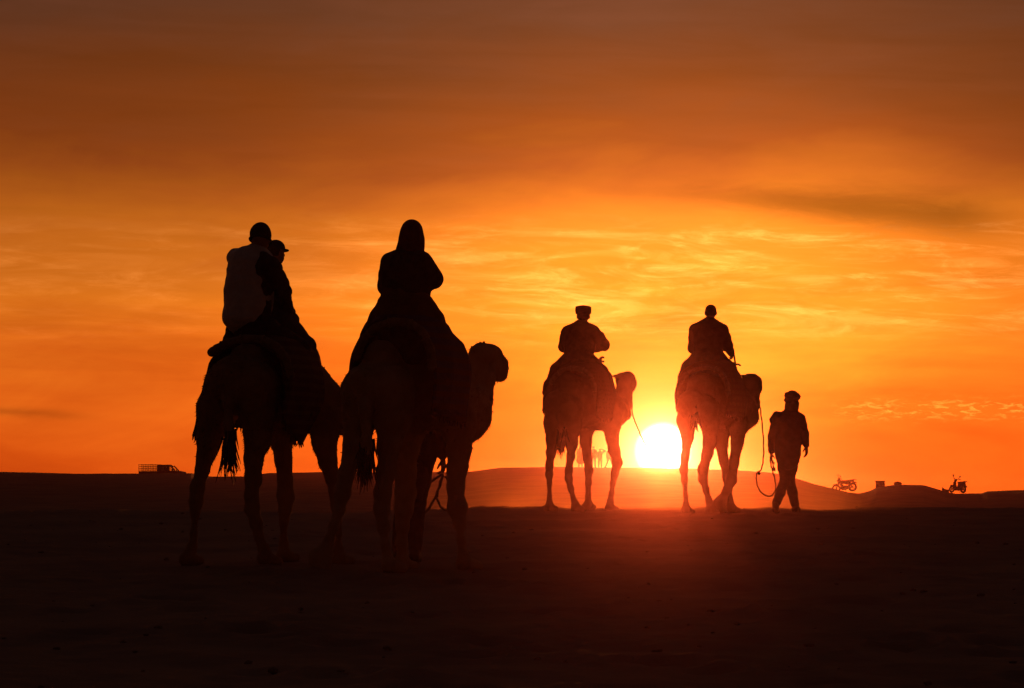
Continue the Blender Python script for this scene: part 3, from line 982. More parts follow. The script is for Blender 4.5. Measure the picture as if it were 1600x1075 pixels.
def hand_blob(wr, dirv, nrm, side, curl=0.6, sc=1.0):
    """wrist, direction of the fingers, palm normal, +1/-1 for the side the thumb leaves"""
    d = Vector(dirv).normalized(); nrm = (Vector(nrm) - d * d.dot(Vector(nrm))).normalized()
    s = d.cross(nrm).normalized() * side
    b = Blob()
    wr = Vector(wr)
    for i, o in enumerate((0.030, 0.011, -0.009, -0.027)):
        b.cap(wr + s * o * 0.55 * sc, 0.016 * sc, wr + d * 0.085 * sc + s * o * sc, 0.0125 * sc)
    for o, L in ((0.031, 0.074), (0.011, 0.083), (-0.010, 0.077), (-0.029, 0.060)):
        p = wr + d * 0.088 * sc + s * o * sc
        c = 0.0; dd = d
        for k, fr_ in enumerate((0.45, 0.32, 0.23)):
            c += curl * (0.5 if k == 0 else 0.7)
            dd = (d * math.cos(c) + nrm * math.sin(c) + s * o * 1.2).normalized()
            q = p + dd * L * fr_ * sc
            b.cap(p, (0.0092 - 0.001 * k) * sc, q, (0.0085 - 0.001 * k) * sc)
            p = q
    p = wr + d * 0.02 * sc + s * 0.026 * sc
    q = p + (d * 0.6 + s * 0.65 + nrm * 0.35).normalized() * 0.042 * sc
    b.cap(p, 0.0135 * sc, q, 0.0105 * sc)
    b.cap(q, 0.0105 * sc, q + (d * 0.85 + s * 0.15 + nrm * 0.5).normalized() * 0.035 * sc, 0.0085 * sc)
    return b


def person(label, J, group, face=0.0, chest=0.0, nod=0.0, roll=0.0, voxel=0.012, outfit=None, hat=None, cat='person', hs=1.0, base=None,
           curl=0.6, jk=0.03, robe=None, extra_top=None, puffy=False, handdir=None, beard=False):
    """J: joints in world space. outfit: dict(top=mat, legs=mat, shoes=mat)"""
    o = outfit
    X, Y, Z = basis(face, nod, roll)
    cx, cy, cz = basis(chest)
    H = J['head']
    b = Blob()
    Mh = np.array([X, Y, Z])
    def h(x, y, z): return H + X * x * hs + Y * y * hs + Z * z * hs
    b.ell(h(0, -0.012, 0.022), (0.075 * hs, 0.094 * hs, 0.088 * hs), Mh)          # cranium
    b.ell(h(0, 0.020, -0.042), (0.056 * hs, 0.066 * hs, 0.068 * hs), Mh)          # face and jaw
    b.cap(h(0, 0.086, 0.010), 0.010 * hs, h(0, 0.104, -0.026), 0.014 * hs)        # nose
    b.cap(h(-0.02, 0.076, -0.058), 0.010 * hs, h(0.02, 0.076, -0.058), 0.010 * hs)  # lips
    b.ball(h(0, 0.070, -0.090), 0.020 * hs)                                       # chin
    b.cap(h(-0.03, 0.080, 0.022), 0.010 * hs, h(0.03, 0.080, 0.022), 0.010 * hs)  # brow
    for s in (-1, 1):
        b.ell(h(0.078 * s, -0.010, -0.010), (0.011 * hs, 0.020 * hs, 0.032 * hs), Mh)
    nk = J['neck']
    b.cap(h(0, -0.02, -0.05), 0.052 * hs, nk, 0.056 * hs)
    pe, ch = J['pelvis'], J['chest']
    b.chain([(nk, 0.055), (ch, 0.12), (pe, 0.125)])
    for s, S in ((-1, 'l'), (1, 'r')):
        sh, el, wr = J['sh' + S], J['el' + S], J['wr' + S]
        b.chain([(ch.lerp(sh, 0.5), 0.085), (sh, 0.055), (el, 0.040), (wr, 0.027)])
        hp, kn, an, to = J['hip' + S], J['kn' + S], J['an' + S], J['to' + S]
        b.chain([(pe, 0.11), (hp, 0.085), (kn, 0.055), (an, 0.036), (to, 0.034)])
    V, Q = b.mesh(voxel, k=0.022)
    allV, allQ = [V], [Q]
    cnt = len(V)
    for s, S in ((-1, 'l'), (1, 'r')):
        el, wr = J['el' + S], J['wr' + S]
        dv = (handdir or {}).get(S, (wr - el))
        hb = hand_blob(wr, dv, -cx * s + cy * 0.3, -s if Vector(dv).z < -0.3 * Vector(dv).length else -s, curl)
        v, q = hb.mesh(max(0.0055, voxel * 0.45), k=0.008)
        allV.append(v); allQ.append(q + cnt); cnt += len(v)
    if base is None:
        base = Vector((pe.x, pe.y, min(J['tol'].z, J['tor'].z) - 0.04))
    root = thing('person', base, label, cat, group)
    obj('body', np.concatenate(allV), np.concatenate(allQ), M_SKIN, root)
    # upper garment
    t = Blob()
    wst = pe.lerp(ch, 0.35)
    t.chain([(nk - Vector((0, 0, 0.03)), 0.075), (ch, 0.135 + jk), (wst, 0.125 + jk), (pe, 0.14 + jk)])
    for s, S in ((-1, 'l'), (1, 'r')):
        sh, el, wr = J['sh' + S], J['el' + S], J['wr' + S]
        t.chain([(ch.lerp(sh, 0.35), 0.10 + jk * 0.7), (sh - Vector((0, 0, 0.02)), 0.060 + jk * 0.6), (sh.lerp(el, 0.5), 0.058 + jk * 0.6), (el, 0.052 + jk * 0.5), (el.lerp(wr, 0.92), 0.040 + jk * 0.25)])
        t.cap(ch + cx * 0.09 * s, 0.10 + jk, wst + cx * 0.07 * s, 0.09 + jk)
        t.cap(nk - Vector((0, 0, 0.02)) - cy * 0.01, 0.062 + jk * 0.5, sh - Vector((0, 0, 0.012)), 0.062 + jk * 0.5)
        t.cap(wst + cx * 0.06 * s, 0.09 + jk, pe + cx * 0.06 * s, 0.10 + jk)
    for e in (extra_top or []): t.chain(e)
    v, q = t.mesh(voxel * 1.1, k=0.03, amp=0.006, freq=26, seed=hash(label) % 7 if False else len(label) % 7, amp2=0.003, freq2=70)
    obj(o.get('topname', 'jacket'), v, q, o['top'], root)
    if puffy is not False and puffy:
        pv = Blob()
        top = nk - Vector((0, 0, 0.075)) - cx * 0.030; bot = pe + Vector((0, 0, 0.05)) - cx * 0.012
        for k_ in range(7):
            z = k_ / 6
            c = top.lerp(bot, z) - cx * 0.022 + cx * random.uniform(-0.006, 0.006)
            w = (0.190, 0.202, 0.207, 0.208, 0.207, 0.203, 0.192)[k_]
            pv.ell(c, (w * puffy, 0.215 + random.uniform(-0.01, 0.006), 0.088), np.array([cx, cy, cz]))
            pv.cap(c - cx * 0.02 - cy * 0.04, 0.150, c + cx * 0.035 - cy * 0.02, 0.135)
        pv.cap(nk - cx * 0.215 - Vector((0, 0, 0.025)), 0.080, nk + cx * 0.05 - Vector((0, 0, 0.05)), 0.075)
        pv.chain([(nk - Vector((0, 0, 0.06)), 0.12), (nk + Vector((0, 0, 0.02)), 0.085)])
        v, q = pv.mesh(voxel * 1.1, k=0.05, amp=0.007, freq=24, seed=2.0, amp2=0.004, freq2=75)
        obj('vest', v, q, o['vest'], root)
    # legs
    if robe:
        rb = Blob()
        for ch_ in robe: rb.chain(ch_)
        v, q = rb.mesh(voxel * 1.2, k=0.05, amp=0.012, freq=16, amp2=0.004, freq2=55, seed=len(label) % 5)
        obj('robe', v, q, o.get('robe', o['legs']), root)
    tr = Blob()
    for s, S in ((-1, 'l'), (1, 'r')):
        hp, kn, an = J['hip' + S], J['kn' + S], J['an' + S]
        tr.chain([(pe, 0.135), (hp, 0.108), (hp.lerp(kn, 0.5), 0.090), (kn, 0.074), (kn.lerp(an, 0.5), 0.068), (kn.lerp(an, 0.93), 0.060)])
    v, q = tr.mesh(voxel * 1.1, k=0.03, amp=0.005, freq=28, amp2=0.003, freq2=80)
    obj('trousers', v, q, o['legs'], root)
    for S in 'lr':
        an, to = J['an' + S], J['to' + S]
        s_ = Blob()
        hl = an + (an - to) * 0.28; hl.z = to.z + (an.z - to.z) * 0.25
        s_.cap(an, 0.046, hl, 0.044).cap(hl, 0.044, to, 0.040).cap(an, 0.045, to, 0.038)
        v, q = s_.mesh(voxel, k=0.015)
        obj('shoe', v, q, o['shoes'], root)
    # headgear
    if hat == 'beanie':
        c = Blob()
        c.ell(h(0, -0.014, 0.030), (0.088 * hs, 0.106 * hs, 0.100 * hs), Mh)
        c.cut(h(0, 0, -0.03), -(Z + Y * 0.35))
        v, q = c.mesh(voxel * 0.9, k=0.01, amp=0.003, freq=40)
        bn = obj('beanie', v, q, o['hat'], root)
        ring = [h(0.088 * math.cos(a), -0.014 + 0.106 * math.sin(a), -0.02 - 0.034 * math.sin(a)) for a in np.linspace(0, 2 * math.pi, 25)]
        v, f = tube(ring, 0.009 * hs, 7, False)
        obj('cuff', v, f, o['hat'], bn)
    elif hat == 'peaked':
        c = Blob()
        c.ell(h(0, -0.010, 0.036), (0.086 * hs, 0.104 * hs, 0.090 * hs), Mh)
        c.cut(h(0, 0, 0.02), -Z)
        v, q = c.mesh(voxel * 0.9, k=0.01)
        cp = obj('cap', v, q, o['hat'], root)
        pk = Blob().ell(h(0, 0.094, 0.026), (0.070 * hs, 0.048 * hs, 0.019 * hs), Mh)
        v, q = pk.mesh(0.007, k=0.005)
        obj('peak', v, q, o['hat'], cp)
    elif hat == 'kufi':
        V_, F_ = [], []
        n = 22
        prof = [(0.096, 0.0), (0.103, 0.01), (0.106, 0.050), (0.105, 0.078), (0.102, 0.092), (0.06, 0.099), (0.0, 0.101)]
        for r, z in prof[:-1]:
            for k in range(n):
                a = 2 * math.pi * k / n
                V_.append(h(r * math.cos(a), -0.012 + r * 1.14 * math.sin(a), 0.028 + z - 0.012 * math.sin(a)))
        V_.append(h(0, -0.012, 0.129))
        for i in range(len(prof) - 2):
            for k in range(n):
                F_.append([i * n + k, i * n + (k + 1) % n, (i + 1) * n + (k + 1) % n, (i + 1) * n + k])
        for k in range(n): F_.append([(len(prof) - 2) * n + k, (len(prof) - 2) * n + (k + 1) % n, len(V_) - 1])
        obj('round_cap', V_, F_, o['hat'], root)
    elif hat == 'turban':
        c = Blob()
        c.ell(h(0, -0.012, 0.045), (0.094 * hs, 0.112 * hs, 0.092 * hs), Mh)
        c.cut(h(0, 0, 0.0), -(Z + Y * 0.3))
        c2_ = c.mesh(voxel, k=0.01, amp=0.003, freq=40)
        tb = obj('turban', c2_[0], c2_[1], o['hat'], root)
        for k_, (zz, rr_, tl) in enumerate(((0.022, 0.026, 0.25), (0.050, 0.028, -0.2), (0.078, 0.024, 0.22), (0.038, 0.024, -0.35))):
            ring = [h((0.094 - 0.006 * k_) * math.cos(a), -0.012 + 0.112 * math.sin(a), zz + tl * 0.1 * math.cos(a + k_) + 0.02 * math.sin(a)) for a in np.linspace(0, 2 * math.pi, 25)]
            v, f = tube(ring, rr_, 8, False)
            obj('wrap', v, f, o['hat'], tb)
        sc_ = Blob()                                   # cloth falling over nape and neck
        sc_.chain([(h(0, -0.070, 0.0), 0.060), (h(0, -0.050, -0.08), 0.072), (nk - Y * 0.015, 0.076)])
        sc_.cap(h(-0.055, 0.0, -0.05), 0.045, nk - X * 0.05, 0.050).cap(h(0.055, 0.0, -0.05), 0.045, nk + X * 0.05, 0.050)
        sc_.ball(nk + Y * 0.02, 0.078)
        v, q = sc_.mesh(voxel, k=0.025, amp=0.004, freq=45)
        obj('neck_cloth', v, q, o['hat'], root)
    elif hat == 'hood':
        c = Blob()
        c.ell(h(0.004, -0.016, 0.030), (0.089 * hs, 0.106 * hs, 0.112 * hs), Mh)
        c.chain([(h(0.008, -0.055, 0.0), 0.082), (h(0.008, -0.05, -0.09), 0.078), (nk - Vector((0, 0, 0.02)), 0.084)])
        c.cap(h(0.035, 0.0, -0.03), 0.070, h(0.035, 0.0, -0.14), 0.062)
        c.cap(h(-0.035, -0.02, -0.03), 0.066, h(-0.078, -0.03, -0.105), 0.050)
        c.cut(h(0, 0.075, 0), Y)
        v, q = c.mesh(voxel, k=0.03, amp=0.004, freq=34)
        hd = obj('headscarf', v, q, o['hat'], root)
        # loose strands of hair by the neck
        parts = []
        for i in range(14):
            st = h(-0.085 + random.uniform(-0.01, 0.015), -0.01 + random.uniform(-0.03, 0.03), -0.045 + random.uniform(-0.03, 0.02))
            ln = random.uniform(0.05, 0.12)
            parts.append(tube([st, st + Vector((-0.018, 0, -ln * 0.5)), st + Vector((random.uniform(-0.032, -0.005), random.uniform(-0.01, 0.01), -ln))], [0.006, 0.004, 0.001], 4, False))
        v, f = merge(*parts)
        ho = obj('hair', v, f, M_HAIR, root); tag(ho, kind='stuff')
    if hat in (None, 'kufi', 'peaked', 'crop') :
        c = Blob()
        if hat == 'crop':
            c.ell(h(0, -0.018, 0.026), (0.080 * hs, 0.098 * hs, 0.090 * hs), Mh)
        else:
            c.ell(h(0, -0.020, 0.020), (0.081 * hs, 0.097 * hs, 0.088 * hs), Mh)
        c.cut(h(0, 0.045, 0.0), (Y * 0.9 - Z * 0.5))
        v, q = c.mesh(voxel * 0.9, k=0.01, amp=0.003, freq=60)
        obj('hair', v, q, M_HAIR, root)
    return root


def jts(fr, **kw):
    return {k: fr.p(*v) for k, v in kw.items()}


RG = 'riders on the camels'
# adult in the pale vest, first camel
J = jts(f1, head=(408, 372, 0.42), neck=(402, 397, 0.42), chest=(392, 428, 0.40), pelvis=(392, 506, 0.36),
        shl=(372, 410, 0.55), ell=(370, 455, 0.80), wrl=(398, 486, 1.12), shr=(424, 413, 0.24), elr=(443, 456, 0.34), wrr=(452, 487, 0.75),
        hipl=(374, 512, 0.46), knl=(356, 560, 0.90), anl=(352, 640, 0.86), tol=(364, 652, 1.05),
        hipr=(412, 512, 0.28), knr=(470, 545, 0.46), anr=(466, 632, 0.34), tor=(482, 645, 0.46))
person('rider in pale quilted vest and dark beanie sitting behind a smaller rider', J, RG, face=0.25, chest=0.45, puffy=1.0,
       outfit=dict(top=M_DARK, vest=M_VEST, legs=M_DARK, shoes=M_SHOE, hat=M_DARK), hat='beanie', curl=1.0, jk=0.022, hs=1.04)
# smaller rider in front
f1b = Frame(30.6)
J = jts(f1b, head=(432, 394, 0.86), neck=(428, 415, 0.86), chest=(418, 446, 0.84), pelvis=(428, 498, 0.80),
        shl=(405, 428, 0.95), ell=(412, 460, 1.10), wrl=(440, 488, 1.22), shr=(426, 437, 0.74), elr=(443, 466, 0.80), wrr=(455, 490, 0.98),
        hipl=(424, 506, 0.9), knl=(440, 540, 1.3), anl=(444, 590, 1.2), tol=(452, 600, 1.35),
        hipr=(444, 506, 0.72), knr=(480, 541, 0.80), anr=(480, 605, 0.62), tor=(494, 616, 0.72))
person('smaller rider in peaked cap leaning out before the pale vest', J, RG, face=0.75, chest=0.5, nod=-0.05, hs=0.86,
       outfit=dict(top=M_BLUE, legs=M_JEAN, shoes=M_SHOE, hat=M_BLUE), hat='peaked', curl=1.1, jk=0.014)
# hooded rider, second camel
J = jts(f2, head=(643, 371, 0.38), neck=(640, 397, 0.38), chest=(637, 420, 0.36), pelvis=(632, 475, 0.32),
        shl=(613, 408, 0.46), ell=(605, 448, 0.52), wrl=(640, 452, 0.78), shr=(657, 409, 0.26), elr=(678, 437, 0.30), wrr=(653, 449, 0.58),
        hipl=(614, 482, 0.42), knl=(578, 545, 0.80), anl=(575, 620, 0.76), tol=(585, 632, 0.95),
        hipr=(652, 482, 0.24), knr=(688, 520, 0.36), anr=(690, 600, 0.26), tor=(704, 612, 0.36))
rb = [[(J['pelvis'], 0.20), (f2.p(632, 500, 0.3), 0.24), (f2.p(628, 530, 0.3), 0.27)],
      [(J['hipl'], 0.15), (f2.p(590, 525, 0.6), 0.13), (f2.p(572, 580, 0.7), 0.11)],
      [(J['hipr'], 0.14), (f2.p(672, 505, 0.3), 0.12), (f2.p(686, 545, 0.3), 0.10)]]
person('rider in headscarf and thick jacket with right elbow bent outward', J, RG, face=0.1, chest=0.35, roll=-0.03, hs=1.06,
       outfit=dict(top=M_DARK, legs=M_BROWN, robe=M_BROWN, shoes=M_SHOE, hat=M_RED), hat='hood', curl=1.0, jk=0.045, robe=rb)
# capped rider, third camel
J = jts(f3, head=(911.5, 494, 0.42), neck=(909, 507, 0.42), chest=(907, 522, 0.40), pelvis=(904, 558, 0.36),
        shl=(888, 518, 0.5), ell=(881, 541, 0.55), wrl=(900, 554, 0.85), shr=(926, 517, 0.30), elr=(944, 539, 0.36), wrr=(929, 546, 0.62),
        hipl=(893, 562, 0.46), knl=(873, 584, 0.80), anl=(866, 620, 0.70), tol=(872, 628, 0.9),
        hipr=(915, 562, 0.28), knr=(940, 588, 0.44), anr=(938, 632, 0.34), tor=(946, 640, 0.46))
rb = [[(J['pelvis'], 0.19), (f3.p(900, 575, 0.35), 0.22)],
      [(J['hipl'], 0.15), (f3.p(872, 580, 0.5), 0.12), (f3.p(859, 604, 0.45), 0.09), (f3.p(852, 614, 0.42), 0.05)],
      [(J['hipr'], 0.14), (f3.p(936, 582, 0.45), 0.12), (f3.p(944, 605, 0.4), 0.11)]]
person('rider in flat topped round cap and robe left of the sun', J, RG, face=0.1, chest=0.3, voxel=0.014, hs=1.1,
       outfit=dict(top=M_BROWN, legs=M_DARK, robe=M_BROWN, shoes=M_SHOE, hat=M_WHITECAP, topname='coat'), hat='kufi', curl=1.0, jk=0.055, robe=rb,
       extra_top=[[(f3.p(909, 508, 0.4), 0.07), (f3.p(893, 521, 0.45), 0.10)], [(f3.p(910, 508, 0.4), 0.07), (f3.p(924, 521, 0.35), 0.09)]])
# bareheaded rider, fourth camel
J = jts(f4, head=(1110.5, 488.5, 0.42), neck=(1109, 502, 0.42), chest=(1107, 518, 0.40), pelvis=(1106, 556, 0.36),
        shl=(1087, 514, 0.5), ell=(1083, 544, 0.58), wrl=(1105, 556, 0.9), shr=(1128, 514, 0.30), elr=(1137, 541, 0.40), wrr=(1143, 553, 0.70),
        hipl=(1095, 560, 0.46), knl=(1078, 582, 0.85), anl=(1074, 620, 0.75), tol=(1080, 628, 0.92),
        hipr=(1117, 560, 0.28), knr=(1143, 586, 0.42), anr=(1142, 630, 0.32), tor=(1150, 638, 0.44))
rb = [[(J['pelvis'], 0.20), (f4.p(1106, 575, 0.35), 0.23)],
      [(J['hipl'], 0.15), (f4.p(1078, 576, 0.5), 0.12), (f4.p(1066, 590, 0.45), 0.06)],
      [(J['hipr'], 0.15), (f4.p(1138, 578, 0.45), 0.12)]]
person('broad shouldered bareheaded rider right of the sun', J, RG, face=0.0, chest=0.25, voxel=0.014,
       outfit=dict(top=M_DARK, legs=M_JEAN, robe=M_DARK, shoes=M_SHOE, hat=M_DARK), hat='crop', curl=0.9, jk=0.045, robe=rb)
# walking man with rope
fw = Frame(51.0)
J = jts(fw, head=(1238, 625, 0.0), neck=(1236, 642, 0.0), chest=(1232, 662, 0.0), pelvis=(1231, 706, 0.0),
        shl=(1216, 654, 0.04), ell=(1207, 682, 0.02), wrl=(1205, 707, 0.10), shr=(1249, 653, -0.04), elr=(1256.5, 677, -0.04), wrr=(1260, 697, 0.06),
        hipl=(1224, 710, 0.02), knl=(1227, 750, 0.12), anl=(1212, 788, -0.22), tol=(1214, 797, -0.04),
        hipr=(1238, 710, -0.02), knr=(1233.5, 750, 0.28), anr=(1243, 790, 0.42), tor=(1247, 797, 0.58))
for S in 'lr':
    g = gz(J['to' + S].x, J['to' + S].y)
    J['to' + S].z = g + 0.035; J['an' + S].z = max(J['an' + S].z, g + 0.085)
et = [[(fw.p(1214, 650, 0.02), 0.075), (fw.p(1207, 656, 0.0), 0.045)],
      [(fw.p(1232, 690, 0), 0.165), (fw.p(1231, 716, 0), 0.165)]]
walker = person('man in turban walking beside the camel with rope in hand', J, 'men leading the camels', face=0.05, chest=0.15, voxel=0.013,
       outfit=dict(top=M_BLUE, legs=M_DARK, shoes=M_SHOE, hat=M_SCARF, topname='tunic'), hat='turban', curl=0.55, jk=0.025, extra_top=et,
       handdir={'l': Vector((0.02, 0.05, -1)), 'r': Vector((0.05, 0.05, -1))})
# handler almost hidden behind the second camel
fh = Frame(32.0)
J = jts(fh, head=(652, 580, 0), neck=(652, 604, 0), chest=(654, 632, 0), pelvis=(652, 706, 0),
        shl=(628, 616, 0.04), ell=(624, 668, 0.05), wrl=(622, 712, 0.1), shr=(678, 616, -0.04), elr=(688, 668, -0.06), wrr=(692, 716, 0.02),
        hipl=(642, 712, 0.02), knl=(630, 786, 0.22), anl=(622, 862, 0.05), tol=(624, 870, 0.25),
        hipr=(662, 712, -0.02), knr=(652, 786, 0.10), anr=(648, 862, -0.18), tor=(652, 871, 0.0))
for S in 'lr':
    g = gz(J['to' + S].x, J['to' + S].y)
    J['to' + S].z = g + 0.035; J['an' + S].z = max(J['an' + S].z, g + 0.09)
rb = [[(fh.p(652, 700, 0), 0.16), (fh.p(648, 740, 0), 0.13), (fh.p(643, 775, 0), 0.105)], [(fh.p(644, 700, 0), 0.15), (fh.p(634, 770, 0.1), 0.09)]]
handler = person('man in long coat walking hidden behind the pale camel', J, 'men leading the camels', face=0.1, chest=0.1,
       outfit=dict(top=M_DARK, legs=M_DARK, robe=M_DARK, shoes=M_SHOE, hat=M_SCARF, topname='coat'), hat='turban', curl=0.9, jk=0.02, robe=rb)


# ------------------------------------------------------------------ ropes and halters
def rope(label, fr, pts, rad, m=M_ROPE, ends=None, halter=None, twist=True):
    w = catmull([fr.p(*q) for q in pts], 8)
    root = thing('lead_rope', tuple(w[0]), label, 'rope', 'lead ropes of the camels')
    if twist:
        a = np.arange(len(w)) * 1.1
        w = w + np.stack([0.3 * rad * np.cos(a), 0.3 * rad * np.sin(a), 0 * a], 1)
    rr = rad * (1 + 0.12 * np.sin(np.arange(len(w)) * 2.1))
    v, f = tube(w, rr, 6)
    obj('rope', v, f, m, root)
    for k in (ends or []):
        c = fr.p(*k)
        v, q = Blob().ball(c, rad * 2.1).ball(c + Vector((rad, 0, -rad * 2)), rad * 1.7).mesh(rad * 0.5, k=rad)
        obj('knot', v, q, m, root)
    for hpts, hr in (halter or []):
        hw = catmull([fr.p(*q) for q in hpts], 5)
        v, f = tube(hw, hr, 6)
        obj('halter_strap', v, f, M_STRAP, root)
    return root


def ringpts(c, rx, ry, dd, dr, n=11):
    return [(c[0] + rx * math.cos(a), c[1] + ry * math.sin(a), dd + dr * math.sin(a + 0.6)) for a in np.linspace(0, 2 * math.pi, n)]


rope('twisted rope hanging in a loop from camel to walking man', f4,
     [(1186, 618, 2.05), (1187, 632, 1.9), (1190, 655, 1.6), (1193, 690, 1.2), (1192.5, 718, 0.9), (1189, 734, 0.7), (1183, 739, 0.6),
      (1182, 750, 0.5), (1186, 765, 0.45), (1196, 774, 0.42), (1206, 774, 0.42), (1212, 764, 0.44), (1210.5, 748, 0.45), (1206, 732, 0.46), (1203.5, 719, 0.48), (1204.5, 714, 0.48), (1207, 722, 0.46), (1209, 731, 0.45)],
     0.0105, ends=[(1185, 738, 0.62), (1209, 732, 0.45)],
     halter=[(ringpts((1183, 606), 7.5, 3.5, 2.0, 0.12), 0.012), ([(1176, 605, 1.85), (1174, 597, 1.75), (1172, 586, 1.82)], 0.011)])
rope('thin rope slanting from the camel head towards the sun', f3,
     [(987, 612, 2.05), (987.5, 625, 2.0), (988, 645, 1.9), (992, 658, 2.2), (997, 670, 2.8), (1003, 684, 3.4), (1012, 700, 4.2), (1026, 722, 5.0)], 0.010,
     halter=[(ringpts((986, 603), 7, 3.0, 2.0, 0.12), 0.012), ([(979, 603, 1.85), (977, 594, 1.75), (975, 583, 1.82)], 0.011)])
rope('rope loops held at knee height behind the pale camel leg', fh,
     [(770, 588, -0.7), (768, 625, -0.6), (760, 670, -0.5), (725, 700, -0.25), (700, 725, -0.1), (693, 735, 0.0), (690, 750, 0.02), (682, 772, 0.04), (668, 797, 0.06), (652, 809, 0.1), (636, 808, 0.1), (630, 790, 0.1), (645, 770, 0.1),
      (675, 752, 0.06), (690, 742, 0.02), (686, 760, 0.0), (683, 778, 0.0), (690, 793, 0.0), (700, 797, -0.02), (712, 786, -0.03), (706, 764, -0.03), (696, 744, 0.0)], 0.011,
     halter=[(ringpts((781, 576), 12.5, 5.0, -0.75, 0.1), 0.012), ([(764, 578, -0.95), (760, 562, -1.05), (756, 534, -0.98)], 0.011)])
# reins in the hands of the smaller rider and the hooded rider sit inside the dark of the group

# ------------------------------------------------------------------ far people on the ridge
def ridge_pt(px, back=0.0):
    D = float(np.interp(px, D_X, D_Y)) + back
    x = (px - 800) / F * D
    return Vector((x, D, gz(x, D)))


def far_person(px, hgt, label, pose, mtop, mleg, facing=0.0):
    b0 = ridge_pt(px, 0.0)
    s = hgt / 1.72
    R, Fw, Z = basis(facing)
    def q(x, y, z): return b0 + R * x * s + Fw * y * s + Z * z * s
    J = dict(head=q(0, 0, 1.60), neck=q(0, 0, 1.45), chest=q(0, 0, 1.27), pelvis=q(0, 0, 0.94),
             shl=q(-0.18, 0, 1.38), ell=q(-0.25, 0, 1.10), wrl=q(-0.24, 0.08, 0.86), shr=q(0.18, 0, 1.38), elr=q(0.25, 0, 1.10), wrr=q(0.24, 0.08, 0.86),
             hipl=q(-0.09, 0, 0.90), knl=q(-0.11, 0.02, 0.49), anl=q(-0.12, 0, 0.09), tol=q(-0.14, 0.15, 0.035),
             hipr=q(0.09, 0, 0.90), knr=q(0.11, 0.02, 0.49), anr=q(0.12, 0, 0.09), tor=q(0.14, 0.15, 0.035))
    hd = None
    if pose == 'shade':                      # right hand up to the brow, elbow out
        J.update(elr=q(0.46, 0.05, 1.50), wrr=q(0.20, 0.10, 1.66)); hd = {'r': -R}
        J.update(ell=q(-0.24, 0.05, 1.10), wrl=q(-0.20, 0.15, 0.92))
    elif pose == 'stride':
        J.update(knl=q(-0.16, 0.1, 0.50), anl=q(-0.34, 0.0, 0.09), tol=q(-0.44, 0.08, 0.035), knr=q(0.2, 0.1, 0.5), anr=q(0.34, 0, 0.09), tor=q(0.45, 0.08, 0.035))
        J.update(elr=q(0.42, 0.1, 1.2), wrr=q(0.46, 0.2, 1.0))
    robe = None
    if pose == 'robe':
        robe = [[(q(0, 0, 1.2), 0.20 * s), (q(0, 0, 0.85), 0.26 * s), (q(0, 0, 0.58), 0.33 * s)]]
    return person(label, J, 'people watching from the far ridge', face=facing, chest=facing, voxel=0.03, hs=s,
                  outfit=dict(top=mtop, legs=mleg, robe=mtop, shoes=M_SHOE, hat=mtop), hat='crop' if pose != 'robe' else 'hood', jk=0.03, robe=robe, handdir=hd, curl=0.4)


far_person(907, 2.05, 'person in flaring robe on the ridge between the camel legs', 'robe', M_RED, M_DARK)
far_person(927.5, 2.0, 'person partly behind the camel foreleg on the ridge', 'stand', M_DARK, M_JEAN, 0.3)
far_person(937.5, 1.75, 'person on the ridge shading the eyes with raised arm', 'shade', M_BLUE, M_DARK)
far_person(952, 1.75, 'person striding on the ridge beside the camel foreleg', 'stride', M_BROWN, M_DARK)

# ------------------------------------------------------------------ vehicles on the skyline


def wheel(parent, c, axis, R, w, spokes=5, name='wheel', rimr=0.62):
    axis = Vector(axis).normalized()
    a = axis.cross(Vector((0, 0, 1))).normalized(); b = axis.cross(a)
    ring = lambda r, n=25: [Vector(c) + (a * math.cos(t) + b * math.sin(t)) * r for t in np.linspace(0, 2 * math.pi, n)]
    v, f = tube(ring(R - w / 2), w / 2, 8, False)
    t = obj(name, v, f, M_TYRE, parent)
    v1 = tube(ring(R - w * 1.05), w * 0.22, 6, False)
    hub = tube([Vector(c) - axis * w * 0.6, Vector(c) + axis * w * 0.6], R * 0.14, 10)
    sp = []
    for k in range(spokes):
        th = 2 * math.pi * k / spokes + 0.4
        dv = a * math.cos(th) + b * math.sin(th)
        sp.append(tube([Vector(c) + dv * R * 0.1, Vector(c) + dv * (R - w)], R * 0.075, 5, False))
    v, f = merge(v1, hub, *sp)
    obj('rim', v, f, M_CHROME, t)
    return t


